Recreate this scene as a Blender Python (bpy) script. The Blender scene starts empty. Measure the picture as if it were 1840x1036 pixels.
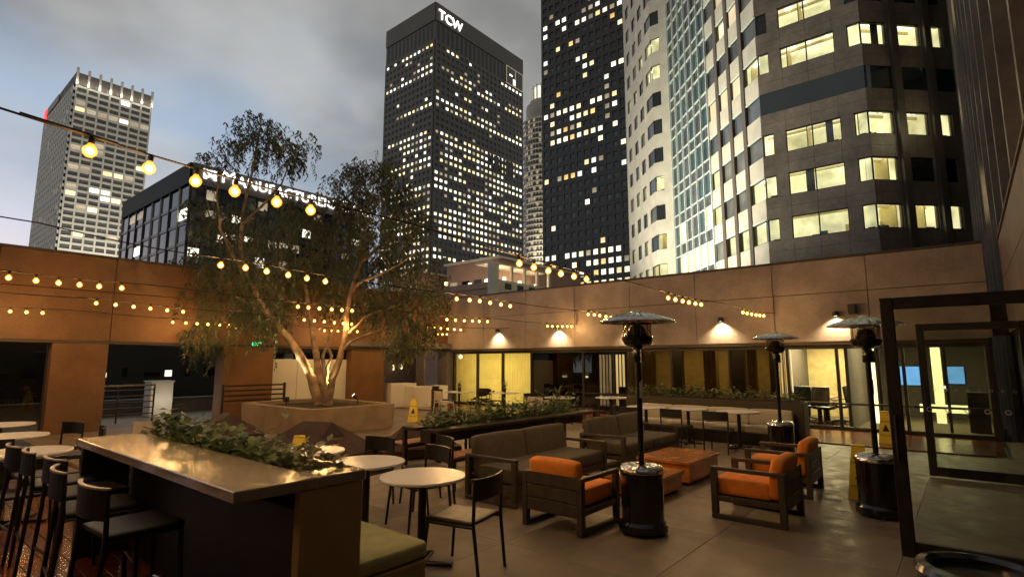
import bpy, math, random
from mathutils import Vector, Matrix
R = math.radians
S = bpy.context.scene
COL = S.collection
# ---------------------------------------------------------------- camera
F_PX, CX, CY, EYE = 975.0, 920.0, 518.0, 1.72
TILT = math.atan(133 / F_PX)
YAW = R(39.8)
CAMX, CAMY = 17.1, -16.2
cam = bpy.data.cameras.new('camera')
cam.sensor_width = 36.0
cam.lens = F_PX / 1840 * 36.0
cam.clip_start, cam.clip_end = 0.05, 6000
camo = bpy.data.objects.new('camera', cam)
camo.location = (CAMX, CAMY, EYE)
camo.rotation_euler = (R(90) + TILT, 0, YAW)
COL.objects.link(camo)
S.camera = camo
# ---------------------------------------------------------------- world: cloudy dusk
W = bpy.data.worlds.new('World'); S.world = W; W.use_nodes = True
nt = W.node_tree; nt.nodes.clear()
def wn(t, **k):
    n = nt.nodes.new(t)
    for a, b in k.items(): setattr(n, a, b)
    return n
L = nt.links.new
wout = wn('ShaderNodeOutputWorld'); wbg = wn('ShaderNodeBackground')
tc = wn('ShaderNodeTexCoord'); sep = wn('ShaderNodeSeparateXYZ'); L(tc.outputs['Generated'], sep.inputs[0])
# flatten the direction onto a cloud deck so clouds stretch towards the horizon
zc = wn('ShaderNodeMath', operation='MAXIMUM'); L(sep.outputs['Z'], zc.inputs[0]); zc.inputs[1].default_value = 0.0
za = wn('ShaderNodeMath', operation='ADD'); L(zc.outputs[0], za.inputs[0]); za.inputs[1].default_value = 0.22
dv = wn('ShaderNodeVectorMath', operation='DIVIDE'); cmb = wn('ShaderNodeCombineXYZ')
for i in range(3): L(za.outputs[0], cmb.inputs[i])
L(tc.outputs['Generated'], dv.inputs[0]); L(cmb.outputs[0], dv.inputs[1])
mp = wn('ShaderNodeMapping'); L(dv.outputs[0], mp.inputs[0]); mp.inputs['Location'].default_value = (3.1, 1.7, 0.4); mp.inputs['Scale'].default_value = (1, 1, 0.3)
n1 = wn('ShaderNodeTexNoise'); L(mp.outputs[0], n1.inputs['Vector']); n1.inputs['Scale'].default_value = 0.75; n1.inputs['Detail'].default_value = 5; n1.inputs['Roughness'].default_value = 0.5
n2 = wn('ShaderNodeTexNoise'); L(mp.outputs[0], n2.inputs['Vector']); n2.inputs['Scale'].default_value = 1.6; n2.inputs['Detail'].default_value = 4; n2.inputs['Roughness'].default_value = 0.5
# west is -X: dusk light still there
west = wn('ShaderNodeMath', operation='MULTIPLY_ADD'); L(sep.outputs['X'], west.inputs[0]); west.inputs[1].default_value = -1.0; west.inputs[2].default_value = -0.86
wn1 = wn('ShaderNodeMath', operation='MULTIPLY_ADD'); L(n1.outputs[0], wn1.inputs[0]); wn1.inputs[1].default_value = 2.2; L(west.outputs[0], wn1.inputs[2])
mask = wn('ShaderNodeMapRange', interpolation_type='SMOOTHSTEP'); L(wn1.outputs[0], mask.inputs['Value'])
mask.inputs['From Min'].default_value = 0.86; mask.inputs['From Max'].default_value = 1.5
cl = wn('ShaderNodeValToRGB'); L(n2.outputs[0], cl.inputs[0])
cl.color_ramp.elements[0].position = 0.36; cl.color_ramp.elements[0].color = (0.135, 0.137, 0.14, 1)
cl.color_ramp.elements[1].position = 0.66; cl.color_ramp.elements[1].color = (0.40, 0.395, 0.38, 1)
sky = wn('ShaderNodeTexSky'); sky.sky_type = 'NISHITA'; sky.sun_disc = False
sky.sun_elevation = R(1.0); sky.sun_rotation = R(265)
skm = wn('ShaderNodeVectorMath', operation='SCALE'); L(sky.outputs[0], skm.inputs[0]); skm.inputs['Scale'].default_value = 0.05
gap = wn('ShaderNodeVectorMath', operation='ADD'); L(skm.outputs[0], gap.inputs[0]); gap.inputs[1].default_value = (0.185, 0.265, 0.38)
mix = wn('ShaderNodeMix', data_type='RGBA'); L(mask.outputs[0], mix.inputs['Factor']); L(cl.outputs[0], mix.inputs['A']); L(gap.outputs[0], mix.inputs['B'])
# darker towards the zenith
zr = wn('ShaderNodeMapRange'); L(sep.outputs['Z'], zr.inputs['Value']); zr.inputs['From Min'].default_value = 0.0; zr.inputs['From Max'].default_value = 0.9
zr.inputs['To Min'].default_value = 1.2; zr.inputs['To Max'].default_value = 0.36
zm = wn('ShaderNodeVectorMath', operation='SCALE'); L(mix.outputs['Result'], zm.inputs[0]); L(zr.outputs[0], zm.inputs['Scale'])
L(zm.outputs[0], wbg.inputs['Color']); wbg.inputs['Strength'].default_value = 1.0
L(wbg.outputs[0], wout.inputs[0])
# ---------------------------------------------------------------- faint dusk sun behind the cloud
sl = bpy.data.lights.new('sun', 'SUN'); sl.energy = 0.06; sl.angle = R(30); sl.color = (1.0, 0.93, 0.86)
so = bpy.data.objects.new('sun', sl); COL.objects.link(so)
so.rotation_euler = Vector((1, -0.1, -0.25)).to_track_quat('-Z', 'Y').to_euler()
# ---------------------------------------------------------------- exposure
S.view_settings.view_transform = 'Standard'; S.view_settings.look = 'None'
S.view_settings.exposure = 0.8; S.view_settings.gamma = 1.0
S.render.engine = 'CYCLES'
cy = S.cycles
cy.use_denoising = True; cy.max_bounces = 6; cy.diffuse_bounces = 3; cy.glossy_bounces = 3; cy.transmission_bounces = 4
cy.transparent_max_bounces = 12; cy.sample_clamp_indirect = 4.0; cy.caustics_reflective = False; cy.caustics_refractive = False
cy.use_light_tree = True
# ---------------------------------------------------------------- pixel -> place helpers
def ray(px, py):
    x = (px - CX) / F_PX; y = (CY - py) / F_PX
    fy = math.cos(TILT) - y * math.sin(TILT); z = math.sin(TILT) + y * math.cos(TILT)
    c, s = math.cos(YAW), math.sin(YAW)
    return Vector((x * c - fy * s, x * s + fy * c, z)), fy
def at_z(px, py, z):
    d, _ = ray(px, py); t = (z - EYE) / d.z
    return Vector((CAMX + d.x * t, CAMY + d.y * t, z))
def at_depth(px, py, D):
    d, fy = ray(px, py); t = D / fy
    return Vector((CAMX + d.x * t, CAMY + d.y * t, EYE + d.z * t))
# ---------------------------------------------------------------- materials
MATS = {}
def mat(name, col, rough=0.6, metal=0.0, var=0.12, scale=6.0, bump=0.0, bscale=40.0, col2=None, spec=0.5, emit=None, estr=0.0, rvar=0.0, coat=0.0, transl=0.0, obj=False, stain=0.0, objr=0.28):
    m = bpy.data.materials.new(name); m.use_nodes = True; t = m.node_tree; b = t.nodes['Principled BSDF']
    b.inputs['Roughness'].default_value = rough; b.inputs['Metallic'].default_value = metal
    b.inputs['Specular IOR Level'].default_value = spec
    if coat: b.inputs['Coat Weight'].default_value = coat; b.inputs['Coat Roughness'].default_value = 0.15
    tcn = t.nodes.new('ShaderNodeTexCoord')
    no = t.nodes.new('ShaderNodeTexNoise'); no.inputs['Scale'].default_value = scale; no.inputs['Detail'].default_value = 5
    t.links.new(tcn.outputs['Object'], no.inputs['Vector'])
    rp = t.nodes.new('ShaderNodeValToRGB'); t.links.new(no.outputs[0], rp.inputs[0])
    c2 = col2 or tuple(min(1, c * (1 + var)) for c in col); c1 = tuple(c * (1 - var) for c in col)
    rp.color_ramp.elements[0].position = 0.32; rp.color_ramp.elements[1].position = 0.68
    rp.color_ramp.elements[0].color = (*c1, 1); rp.color_ramp.elements[1].color = (*c2, 1)
    src = rp.outputs[0]
    if stain:  # broad uneven wear
        ns = t.nodes.new('ShaderNodeTexNoise'); ns.inputs['Scale'].default_value = stain; ns.inputs['Detail'].default_value = 6; ns.inputs['Roughness'].default_value = 0.62; t.links.new(tcn.outputs['Object'], ns.inputs['Vector'])
        ms = t.nodes.new('ShaderNodeMapRange'); t.links.new(ns.outputs[0], ms.inputs['Value']); ms.inputs['From Min'].default_value = 0.33; ms.inputs['From Max'].default_value = 0.67; ms.inputs['To Min'].default_value = 0.62; ms.inputs['To Max'].default_value = 1.2
        v2 = t.nodes.new('ShaderNodeVectorMath'); v2.operation = 'SCALE'; t.links.new(src, v2.inputs[0]); t.links.new(ms.outputs[0], v2.inputs['Scale']); src = v2.outputs[0]
    if obj:   # each piece a little different
        oi = t.nodes.new('ShaderNodeObjectInfo'); mr = t.nodes.new('ShaderNodeMapRange'); t.links.new(oi.outputs['Random'], mr.inputs['Value'])
        mr.inputs['To Min'].default_value = 1 - objr; mr.inputs['To Max'].default_value = 1 + objr * 0.75
        vs = t.nodes.new('ShaderNodeVectorMath'); vs.operation = 'SCALE'; t.links.new(src, vs.inputs[0]); t.links.new(mr.outputs[0], vs.inputs['Scale']); src = vs.outputs[0]
    t.links.new(src, b.inputs['Base Color'])
    if rvar:
        mr = t.nodes.new('ShaderNodeMapRange'); t.links.new(no.outputs[0], mr.inputs['Value'])
        mr.inputs['From Min'].default_value = 0.3; mr.inputs['From Max'].default_value = 0.7
        mr.inputs['To Min'].default_value = max(0.02, rough - rvar); mr.inputs['To Max'].default_value = min(1, rough + rvar)
        t.links.new(mr.outputs[0], b.inputs['Roughness'])
    if bump:
        nb = t.nodes.new('ShaderNodeTexNoise'); nb.inputs['Scale'].default_value = bscale; nb.inputs['Detail'].default_value = 3
        t.links.new(tcn.outputs['Object'], nb.inputs['Vector'])
        bp = t.nodes.new('ShaderNodeBump'); bp.inputs['Strength'].default_value = bump; bp.inputs['Distance'].default_value = 0.02
        t.links.new(nb.outputs[0], bp.inputs['Height']); t.links.new(bp.outputs[0], b.inputs['Normal'])
    if emit:
        b.inputs['Emission Color'].default_value = (*emit, 1); b.inputs['Emission Strength'].default_value = estr
    if transl:
        tr = t.nodes.new('ShaderNodeBsdfTranslucent'); t.links.new(src, tr.inputs['Color'])
        mx = t.nodes.new('ShaderNodeMixShader'); mx.inputs[0].default_value = transl
        t.links.new(b.outputs[0], mx.inputs[1]); t.links.new(tr.outputs[0], mx.inputs[2])
        t.links.new(mx.outputs[0], t.nodes['Material Output'].inputs[0])
    MATS[name] = m
    return m
def lit(name, col, s, var=0.35, scale=0.7, obj=True):
    "something that gives off light: a lit room or lamp"
    m = bpy.data.materials.new(name); m.use_nodes = True; t = m.node_tree; b = t.nodes['Principled BSDF']
    b.inputs['Base Color'].default_value = (*[c * 0.5 for c in col], 1); b.inputs['Roughness'].default_value = 0.5
    tcn = t.nodes.new('ShaderNodeTexCoord'); no = t.nodes.new('ShaderNodeTexNoise'); no.inputs['Scale'].default_value = scale; no.inputs['Detail'].default_value = 3
    t.links.new(tcn.outputs['Object'], no.inputs['Vector'])
    mr = t.nodes.new('ShaderNodeMapRange'); t.links.new(no.outputs[0], mr.inputs['Value'])
    mr.inputs['From Min'].default_value = 0.3; mr.inputs['From Max'].default_value = 0.7
    mr.inputs['To Min'].default_value = s * (1 - var); mr.inputs['To Max'].default_value = s * (1 + var)
    src = mr.outputs[0]
    if obj:
        oi = t.nodes.new('ShaderNodeObjectInfo'); m2 = t.nodes.new('ShaderNodeMapRange'); t.links.new(oi.outputs['Random'], m2.inputs['Value'])
        m2.inputs['To Min'].default_value = 0.55; m2.inputs['To Max'].default_value = 1.15
        mu = t.nodes.new('ShaderNodeMath'); mu.operation = 'MULTIPLY'; t.links.new(src, mu.inputs[0]); t.links.new(m2.outputs[0], mu.inputs[1]); src = mu.outputs[0]
    b.inputs['Emission Color'].default_value = (*col, 1); t.links.new(src, b.inputs['Emission Strength'])
    MATS[name] = m
    return m
def glass(name, tint=(0.9, 0.95, 0.95), refl=0.08, rough=0.0):
    m = bpy.data.materials.new(name); m.use_nodes = True; t = m.node_tree; t.nodes.remove(t.nodes['Principled BSDF'])
    tr = t.nodes.new('ShaderNodeBsdfTransparent'); tr.inputs[0].default_value = (*tint, 1)
    gl = t.nodes.new('ShaderNodeBsdfGlossy'); gl.inputs['Roughness'].default_value = rough
    fr = t.nodes.new('ShaderNodeFresnel'); fr.inputs[0].default_value = 1.45
    ad = t.nodes.new('ShaderNodeMath'); ad.operation = 'ADD'; ad.use_clamp = True; t.links.new(fr.outputs[0], ad.inputs[0]); ad.inputs[1].default_value = refl - 0.04
    ge = t.nodes.new('ShaderNodeNewGeometry'); fb = t.nodes.new('ShaderNodeMath'); fb.operation = 'SUBTRACT'; fb.inputs[0].default_value = 1.0; t.links.new(ge.outputs['Backfacing'], fb.inputs[1])
    ml = t.nodes.new('ShaderNodeMath'); ml.operation = 'MULTIPLY'; t.links.new(ad.outputs[0], ml.inputs[0]); t.links.new(fb.outputs[0], ml.inputs[1])
    mx = t.nodes.new('ShaderNodeMixShader'); t.links.new(ml.outputs[0], mx.inputs[0]); t.links.new(tr.outputs[0], mx.inputs[1]); t.links.new(gl.outputs[0], mx.inputs[2])
    t.links.new(mx.outputs[0], t.nodes['Material Output'].inputs[0])
    MATS[name] = m
    return m
# ---------------------------------------------------------------- mesh builder
class MB:
    def __init__(s): s.v = []; s.f = []; s.mi = []; s.cur = 0
    def _add(s, vs, fs):
        b = len(s.v); s.v += [tuple(p) for p in vs]; s.f += [tuple(b + i for i in f) for f in fs]; s.mi += [s.cur] * len(fs)
    def box(s, x0, x1, y0, y1, z0, z1, M=None):
        vs = [Vector(p) for p in ((x0,y0,z0),(x1,y0,z0),(x1,y1,z0),(x0,y1,z0),(x0,y0,z1),(x1,y0,z1),(x1,y1,z1),(x0,y1,z1))]
        if M: vs = [M @ p for p in vs]
        s._add(vs, ((0,3,2,1),(4,5,6,7),(0,1,5,4),(1,2,6,5),(2,3,7,6),(3,0,4,7))); return s
    def cbox(s, x0, x1, y0, y1, z0, z1, c=0.006, M=None):
        "box with chamfered edges"
        X = (x0, x1); Y = (y0, y1); Z = (z0, z1); vs = []; idx = {}
        for i in (0, 1):
            for j in (0, 1):
                for k in (0, 1):
                    px, py, pz = X[i], Y[j], Z[k]; sx, sy, sz = (c, -c)[i], (c, -c)[j], (c, -c)[k]
                    for a, p in enumerate(((px, py + sy, pz + sz), (px + sx, py, pz + sz), (px + sx, py + sy, pz))):
                        idx[i, j, k, a] = len(vs); vs.append(M @ Vector(p) if M else Vector(p))
        g = idx; fs = []
        for i in (0, 1):
            q = [g[i,0,0,0], g[i,1,0,0], g[i,1,1,0], g[i,0,1,0]]; fs.append(q if i else q[::-1])
            q = [g[0,i,0,1], g[1,i,0,1], g[1,i,1,1], g[0,i,1,1]]; fs.append(q[::-1] if i else q)
            q = [g[0,0,i,2], g[1,0,i,2], g[1,1,i,2], g[0,1,i,2]]; fs.append(q if i else q[::-1])
        for i in (0, 1):
            for j in (0, 1):
                q = [g[i,j,0,0], g[i,j,1,0], g[i,j,1,1], g[i,j,0,1]]; fs.append(q if i != j else q[::-1])
                q = [g[i,0,j,0], g[i,1,j,0], g[i,1,j,2], g[i,0,j,2]]; fs.append(q if i == j else q[::-1])
                q = [g[0,i,j,1], g[1,i,j,1], g[1,i,j,2], g[0,i,j,2]]; fs.append(q if i != j else q[::-1])
                for k in (0, 1):
                    t3 = [g[i,j,k,0], g[i,j,k,1], g[i,j,k,2]]; fs.append(t3 if (i + j + k) % 2 else t3[::-1])
        s._add(vs, fs); return s
    def tube(s, pts, r, n=8, cap=True):
        pts = [Vector(p) for p in pts]; rs = r if isinstance(r, (list, tuple)) else [r] * len(pts)
        base = len(s.v); prev = None; rings = []
        for i, p in enumerate(pts):
            d = (pts[min(i + 1, len(pts) - 1)] - pts[max(i - 1, 0)]).normalized()
            if prev is None:
                u = d.orthogonal().normalized()
            else:
                u = (prev - d * prev.dot(d)).normalized()
            prev = u; w = d.cross(u)
            rings.append([p + (u * math.cos(2 * math.pi * k / n) + w * math.sin(2 * math.pi * k / n)) * rs[i] for k in range(n)])
        vs = [q for rg in rings for q in rg]; fs = []
        for i in range(len(pts) - 1):
            for k in range(n): fs.append((i*n+k, i*n+(k+1)%n, (i+1)*n+(k+1)%n, (i+1)*n+k))
        if cap: fs.append(tuple(range(n))[::-1]); fs.append(tuple((len(pts)-1)*n + k for k in range(n)))
        s._add(vs, fs); return s
    def lathe(s, prof, n=24, c=(0, 0, 0), M=None):
        vs = []; fs = []; m = len(prof)
        for (r, z) in prof:
            for k in range(n):
                a = 2 * math.pi * k / n; p = Vector((c[0] + r * math.cos(a), c[1] + r * math.sin(a), c[2] + z)); vs.append(M @ p if M else p)
        for i in range(m - 1):
            for k in range(n): fs.append((i*n+k, i*n+(k+1)%n, (i+1)*n+(k+1)%n, (i+1)*n+k))
        if prof[0][0] > 1e-4: fs.append(tuple(range(n))[::-1])
        if prof[-1][0] > 1e-4: fs.append(tuple((m-1)*n + k for k in range(n)))
        s._add(vs, fs); return s
    def prism(s, poly, z0, z1):
        n = len(poly); vs = [(x, y, z0) for x, y in poly] + [(x, y, z1) for x, y in poly]
        s._add(vs, [tuple(range(n))[::-1], tuple(range(n, 2*n))] + [(i, (i+1)%n, n+(i+1)%n, n+i) for i in range(n)]); return s
    def quad(s, a, b, c, d): s._add((a, b, c, d), ((0, 1, 2, 3),)); return s
    def cushion(s, x0, x1, y0, y1, z0, z1, r=0.05, n=6, puff=0.02, M=None):
        "rounded, slightly puffed box"
        cx, cyy, cz = (x0+x1)/2, (y0+y1)/2, (z0+z1)/2; hx, hy, hz = (x1-x0)/2, (y1-y0)/2, (z1-z0)/2
        r = min(r, hx*.98, hy*.98, hz*.98)
        def pos(u):
            q = Vector((u[0]*hx, u[1]*hy, u[2]*hz))
            i = Vector((max(-hx+r, min(hx-r, q.x)), max(-hy+r, min(hy-r, q.y)), max(-hz+r, min(hz-r, q.z))))
            d = q - i
            if d.length > 1e-9: d = d.normalized() * r
            o = i + d; w = (1 - u[0]**4) * (1 - u[1]**4) * (1 - u[2]**4) if max(abs(u[0]),abs(u[1]),abs(u[2]))<0 else 1
            fx, fy, fz = o.x/hx, o.y/hy, o.z/hz
            o.z += puff * (1-fx*fx) * (1-fy*fy) * fz; o.y += puff * .6 * (1-fx*fx) * (1-fz*fz) * fy; o.x += puff * .6 * (1-fy*fy) * (1-fz*fz) * fx
            p = Vector((cx, cyy, cz)) + o
            return M @ p if M else p
        ts = [-1, -0.93, -0.8] + [-.8 + 1.6*k/n for k in range(1, n)] + [0.8, 0.93, 1]
        m = len(ts)
        for ax in range(3):
            for sg in (-1, 1):
                vs = []
                for a in ts:
                    for b in ts:
                        u = [0, 0, 0]; u[ax] = sg; u[(ax+1)%3] = a; u[(ax+2)%3] = b; vs.append(pos(u))
                fs = []
                for i in range(m-1):
                    for j in range(m-1):
                        q = (i*m+j, (i+1)*m+j, (i+1)*m+j+1, i*m+j+1); fs.append(q if sg > 0 else q[::-1])
                s._add(vs, fs)
        return s
    def mesh(s, name, mats, smooth=False):
        me = bpy.data.meshes.new(name); me.from_pydata(s.v, [], s.f)
        for m in (mats if isinstance(mats, (list, tuple)) else [mats]): me.materials.append(MATS[m] if isinstance(m, str) else m)
        if any(s.mi): me.polygons.foreach_set('material_index', s.mi)
        if smooth:
            me.polygons.foreach_set('use_smooth', [True] * len(me.polygons))
            try: me.set_sharp_from_angle(angle=R(smooth if smooth is not True else 40))
            except Exception: pass
        me.update(); return me
    def build(s, name, mats, parent=None, smooth=False, loc=None, kind=None):
        return mk(name, s.mesh(name, mats, smooth), parent, loc, kind=kind)
def mk(name, me, parent=None, loc=None, rot=None, kind=None):
    o = bpy.data.objects.new(name, me); COL.objects.link(o)
    if parent: o.parent = parent
    if loc is not None: o.location = loc
    if rot is not None: o.rotation_euler = rot
    if kind: o['kind'] = kind
    return o
def thing(name, label, cat, loc=(0, 0, 0), rz=0.0, group=None):
    o = bpy.data.objects.new(name, None); COL.objects.link(o); o.location = loc; o.rotation_euler = (0, 0, rz); o.empty_display_size = 0.2
    return tag(o, label, cat, group)
def tag(o, label, cat, group=None):
    o['label'] = label; o['category'] = cat
    if group: o['group'] = group
    return o
def structure(o): o['kind'] = 'structure'; return o
def dup(root, loc, rz, label, group=None):
    r = root.copy(); COL.objects.link(r); r.location = loc; r.rotation_euler = (0, 0, rz); r['label'] = label
    if group: r['group'] = group
    for ch in root.children:
        c = ch.copy(); COL.objects.link(c); c.parent = r
        for g in ch.children:
            d = g.copy(); COL.objects.link(d); d.parent = c
    return r
def text_mesh(name, body, size, m, parent, M, extrude=0.02, spacing=1.0, align='CENTER'):
    cu = bpy.data.curves.new(name, 'FONT'); cu.body = body; cu.size = size; cu.extrude = extrude; cu.align_x = align; cu.align_y = 'CENTER'; cu.space_character = spacing
    cu.resolution_u = 3
    tmp = bpy.data.objects.new('tmp', cu); me = bpy.data.meshes.new_from_object(tmp); bpy.data.objects.remove(tmp); bpy.data.curves.remove(cu)
    me.transform(M); me.materials.clear(); me.materials.append(MATS[m]); me.name = name
    return mk(name, me, parent)
def lamp(kind, loc, energy, col, parent=None, size=0.03, aim=None, angle=60, blend=0.6, name='lamp'):
    l = bpy.data.lights.new(name, kind); l.energy = energy; l.color = col
    if kind == 'AREA':
        l.size = size if not isinstance(size, tuple) else size[0]
        if isinstance(size, tuple): l.shape = 'RECTANGLE'; l.size_y = size[1]
    else: l.shadow_soft_size = size
    if kind == 'SPOT': l.spot_size = R(angle); l.spot_blend = blend
    o = bpy.data.objects.new(name, l); COL.objects.link(o); o.location = loc
    if aim is not None: o.rotation_euler = (Vector(aim) - Vector(loc)).to_track_quat('-Z', 'Y').to_euler()
    if parent: o.parent = parent
    return o
# face frame: p0 -> p1 in plan, outward normal on the right hand side of the walk p0->p1
class Face:
    def __init__(s, p0, p1):
        s.p = Vector((p0[0], p0[1])); d = Vector((p1[0], p1[1])) - s.p; s.len = d.length; s.d = d.normalized(); s.n = Vector((s.d.y, -s.d.x))
        s.M = Matrix(((s.d.x, s.n.x, 0, s.p.x), (s.d.y, s.n.y, 0, s.p.y), (0, 0, 1, 0), (0, 0, 0, 1)))
    def box(s, mb, s0, s1, n0, n1, z0, z1):
        "s along the face, n outwards"
        vs = [s.M @ Vector(p) for p in ((s0,n0,z0),(s1,n0,z0),(s1,n1,z0),(s0,n1,z0),(s0,n0,z1),(s1,n0,z1),(s1,n1,z1),(s0,n1,z1))]
        mb._add(vs, ((0,1,2,3),(4,7,6,5),(0,4,5,1),(1,5,6,2),(2,6,7,3),(3,7,4,0)))
    def rect(s, mb, s0, s1, n, z0, z1):
        mb._add([s.M @ Vector(p) for p in ((s0,n,z0),(s1,n,z0),(s1,n,z1),(s0,n,z1))], ((0,1,2,3),))
# ---------------------------------------------------------------- material library
mat('concrete', (0.25, 0.192, 0.13), 0.5, var=0.14, scale=5, bump=0.12, bscale=30, rvar=0.16, stain=0.9, obj=True, objr=0.07)
mat('asphalt', (0.05, 0.05, 0.05), 0.8, var=0.2)
mat('deck_wood', (0.19, 0.052, 0.017), 0.2, var=0.3, scale=3, bump=0.1, bscale=25, obj=True, coat=0.3)
mat('granite', (0.315, 0.255, 0.215), 0.5, stain=0.8, var=0.22, scale=60, bump=0.25, bscale=70, obj=False)
mat('granite_warm_lit', (0.19, 0.09, 0.030), 0.6, stain=0.6, var=0.2, scale=50, bump=0.25, bscale=70)  # same granite with the warm string light put into its colour
mat('granite_shaded', (0.16, 0.11, 0.075), 0.5, var=0.2, scale=60, bump=0.2, bscale=70, stain=0.8)  # granite darkened in colour for the weaker light on the near wall
mat('fin_dark', (0.085, 0.068, 0.052), 0.4, var=0.15, scale=2)
mat('granite_dark', (0.20, 0.163, 0.13), 0.35, var=0.12, scale=4, stain=0.35, obj=False)
mat('joint', (0.06, 0.045, 0.035), 0.9)
mat('stone_light', (0.50, 0.47, 0.40), 0.6, var=0.12, scale=0.6, obj=False)
mat('stone_white', (0.56, 0.53, 0.46), 0.7, var=0.08, scale=0.3)
mat('stone_grey', (0.14, 0.12, 0.10), 0.7, var=0.15, scale=0.4)
mat('tower_brown', (0.085, 0.073, 0.058), 0.4, var=0.15, scale=0.1)
mat('tower_black', (0.035, 0.03, 0.025), 0.35, var=0.15, scale=0.1)
mat('tower_pale', (0.42, 0.39, 0.33), 0.6, var=0.12, scale=0.1)
mat('pane_dark', (0.012, 0.013, 0.013), 0.08, var=0.4, scale=0.3, spec=0.6, obj=True)
mat('matte_teal', (0.016, 0.024, 0.025), 0.6, spec=0.15)
mat('pane_blue', (0.03, 0.06, 0.07), 0.06, var=0.4, scale=0.5, spec=0.8, obj=True)
mat('pane_teal', (0.012, 0.022, 0.024), 0.05, var=0.5, scale=0.1, spec=0.7)
mat('pane_slate', (0.05, 0.055, 0.06), 0.12, var=0.3, scale=0.4, spec=0.6, obj=True)
mat('pane_grey', (0.10, 0.10, 0.09), 0.2, var=0.4, scale=0.6, spec=0.5, obj=True)
mat('mullion_white', (0.55, 0.62, 0.6), 0.4)
mat('trim_black', (0.012, 0.011, 0.010), 0.4)
mat('metal_dark', (0.022, 0.018, 0.016), 0.38, metal=0.2, var=0.25, scale=12, rvar=0.08)
mat('metal_brown', (0.035, 0.022, 0.014), 0.35, metal=0.2)
mat('frame_brown', (0.062, 0.045, 0.031), 0.5, var=0.25, scale=8, bump=0.06)
mat('steel', (0.62, 0.6, 0.56), 0.18, metal=1.0, var=0.1, scale=15, rvar=0.06)
mat('stool_black', (0.010, 0.008, 0.007), 0.55, var=0.25, spec=0.25)
mat('tarp', (0.05, 0.021, 0.011), 0.75, var=0.3, scale=3, bump=0.3, bscale=6)
mat('gloss_black', (0.008, 0.008, 0.008), 0.16, var=0.2, coat=0.4)
mat('table_white', (0.88, 0.85, 0.80), 0.25, var=0.03, scale=3)
mat('chair_white', (0.62, 0.55, 0.45), 0.5)
mat('bar_stone', (0.26, 0.20, 0.125), 0.2, var=0.18, scale=5, coat=0.35, bump=0.02)
mat('box_dark', (0.06, 0.048, 0.026), 0.6)
mat('stool_highlight', (0.34, 0.28, 0.23), 0.4)
mat('bar_panel', (0.32, 0.23, 0.085), 0.5, var=0.12, scale=2)
mat('cushion_olive', (0.36, 0.34, 0.15), 0.85, var=0.1, scale=9, bump=0.15, bscale=90)
mat('cushion_grey', (0.10, 0.084, 0.055), 0.9, var=0.14, scale=9, bump=0.2, bscale=90)
mat('cushion_pale', (0.52, 0.47, 0.34), 0.85, var=0.08, scale=7, bump=0.1, bscale=60)
mat('orange', (0.88, 0.27, 0.03), 0.85, var=0.1, scale=10, bump=0.15, bscale=90)
mat('orange_wood', (0.52, 0.185, 0.03), 0.22, var=0.35, scale=4, coat=0.4)
mat('bench_wood', (0.42, 0.2, 0.10), 0.35, var=0.25, scale=6, coat=0.2)
mat('planter_stone', (0.31, 0.225, 0.14), 0.7, var=0.18, scale=2.5, bump=0.15, bscale=25)
mat('corten', (0.075, 0.026, 0.012), 0.7, var=0.3, scale=5, bump=0.1)
mat('soil', (0.04, 0.028, 0.018), 0.95, var=0.3, scale=20, bump=0.5, bscale=30)
mat('bark', (0.30, 0.20, 0.12), 0.85, var=0.5, scale=4, bump=0.9, bscale=14, stain=2.5)
mat('leaf', (0.095, 0.108, 0.05), 0.55, var=0.45, scale=1.3, transl=0.3)
mat('herb', (0.14, 0.185, 0.06), 0.5, var=0.5, scale=8, transl=0.3)
mat('herb_pale', (0.2, 0.2, 0.09), 0.5, var=0.4, scale=8, transl=0.3)
mat('yellow', (0.95, 0.70, 0.07), 0.4, var=0.06, emit=None)
mat('print_black', (0.02, 0.015, 0.01), 0.5)
mat('wall_grey', (0.13, 0.11, 0.10), 0.7)
mat('wall_cream', (0.66, 0.54, 0.27), 0.8)
mat('wall_dim', (0.36, 0.27, 0.11), 0.8)
mat('white_panel', (0.72, 0.7, 0.62), 0.4, var=0.05, scale=0.8)
mat('curtain', (0.80, 0.69, 0.33), 0.9, var=0.06, scale=3, transl=0.6)
mat('pink_stucco', (0.40, 0.25, 0.19), 0.85, var=0.1, scale=0.5)
mat('white_stucco', (0.62, 0.57, 0.48), 0.8, var=0.08, scale=0.5)
mat('cable', (0.01, 0.009, 0.008), 0.6)
mat('carpet', (0.16, 0.13, 0.09), 0.9)
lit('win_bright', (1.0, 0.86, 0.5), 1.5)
lit('win_warm', (1.0, 0.8, 0.42), 1.0)
lit('win_cool', (0.93, 1.0, 0.82), 1.0)
lit('win_amber', (1.0, 0.62, 0.22), 0.8)
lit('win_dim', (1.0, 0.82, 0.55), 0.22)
lit('win_white', (1.0, 0.93, 0.72), 1.35)
lit('room_wall', (0.98, 0.91, 0.54), 0.66, var=0.5, scale=0.6)  # walls and ceiling glow by themselves in place of lamp light
lit('room_ceiling', (1.0, 0.94, 0.62), 0.8, var=0.3, scale=0.5)
lit('ceiling_panel', (1.0, 0.95, 0.7), 3.0, obj=False)
lit('sign_white', (1.0, 0.97, 0.9), 1.6, var=0.05, obj=False)
lit('sign_red', (1.0, 0.05, 0.06), 1.0, var=0.05, obj=False)
lit('exit_green', (0.05, 1.0, 0.3), 1.4, var=0.05, obj=False)
lit('screen_blue', (0.2, 0.5, 1.0), 0.9, var=0.15, scale=3)
lit('lamp_white', (1.0, 0.88, 0.62), 5.0, var=0.05, obj=False)
lit('light_column', (1.0, 0.85, 0.42), 1.5, var=0.08, obj=False)
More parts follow.
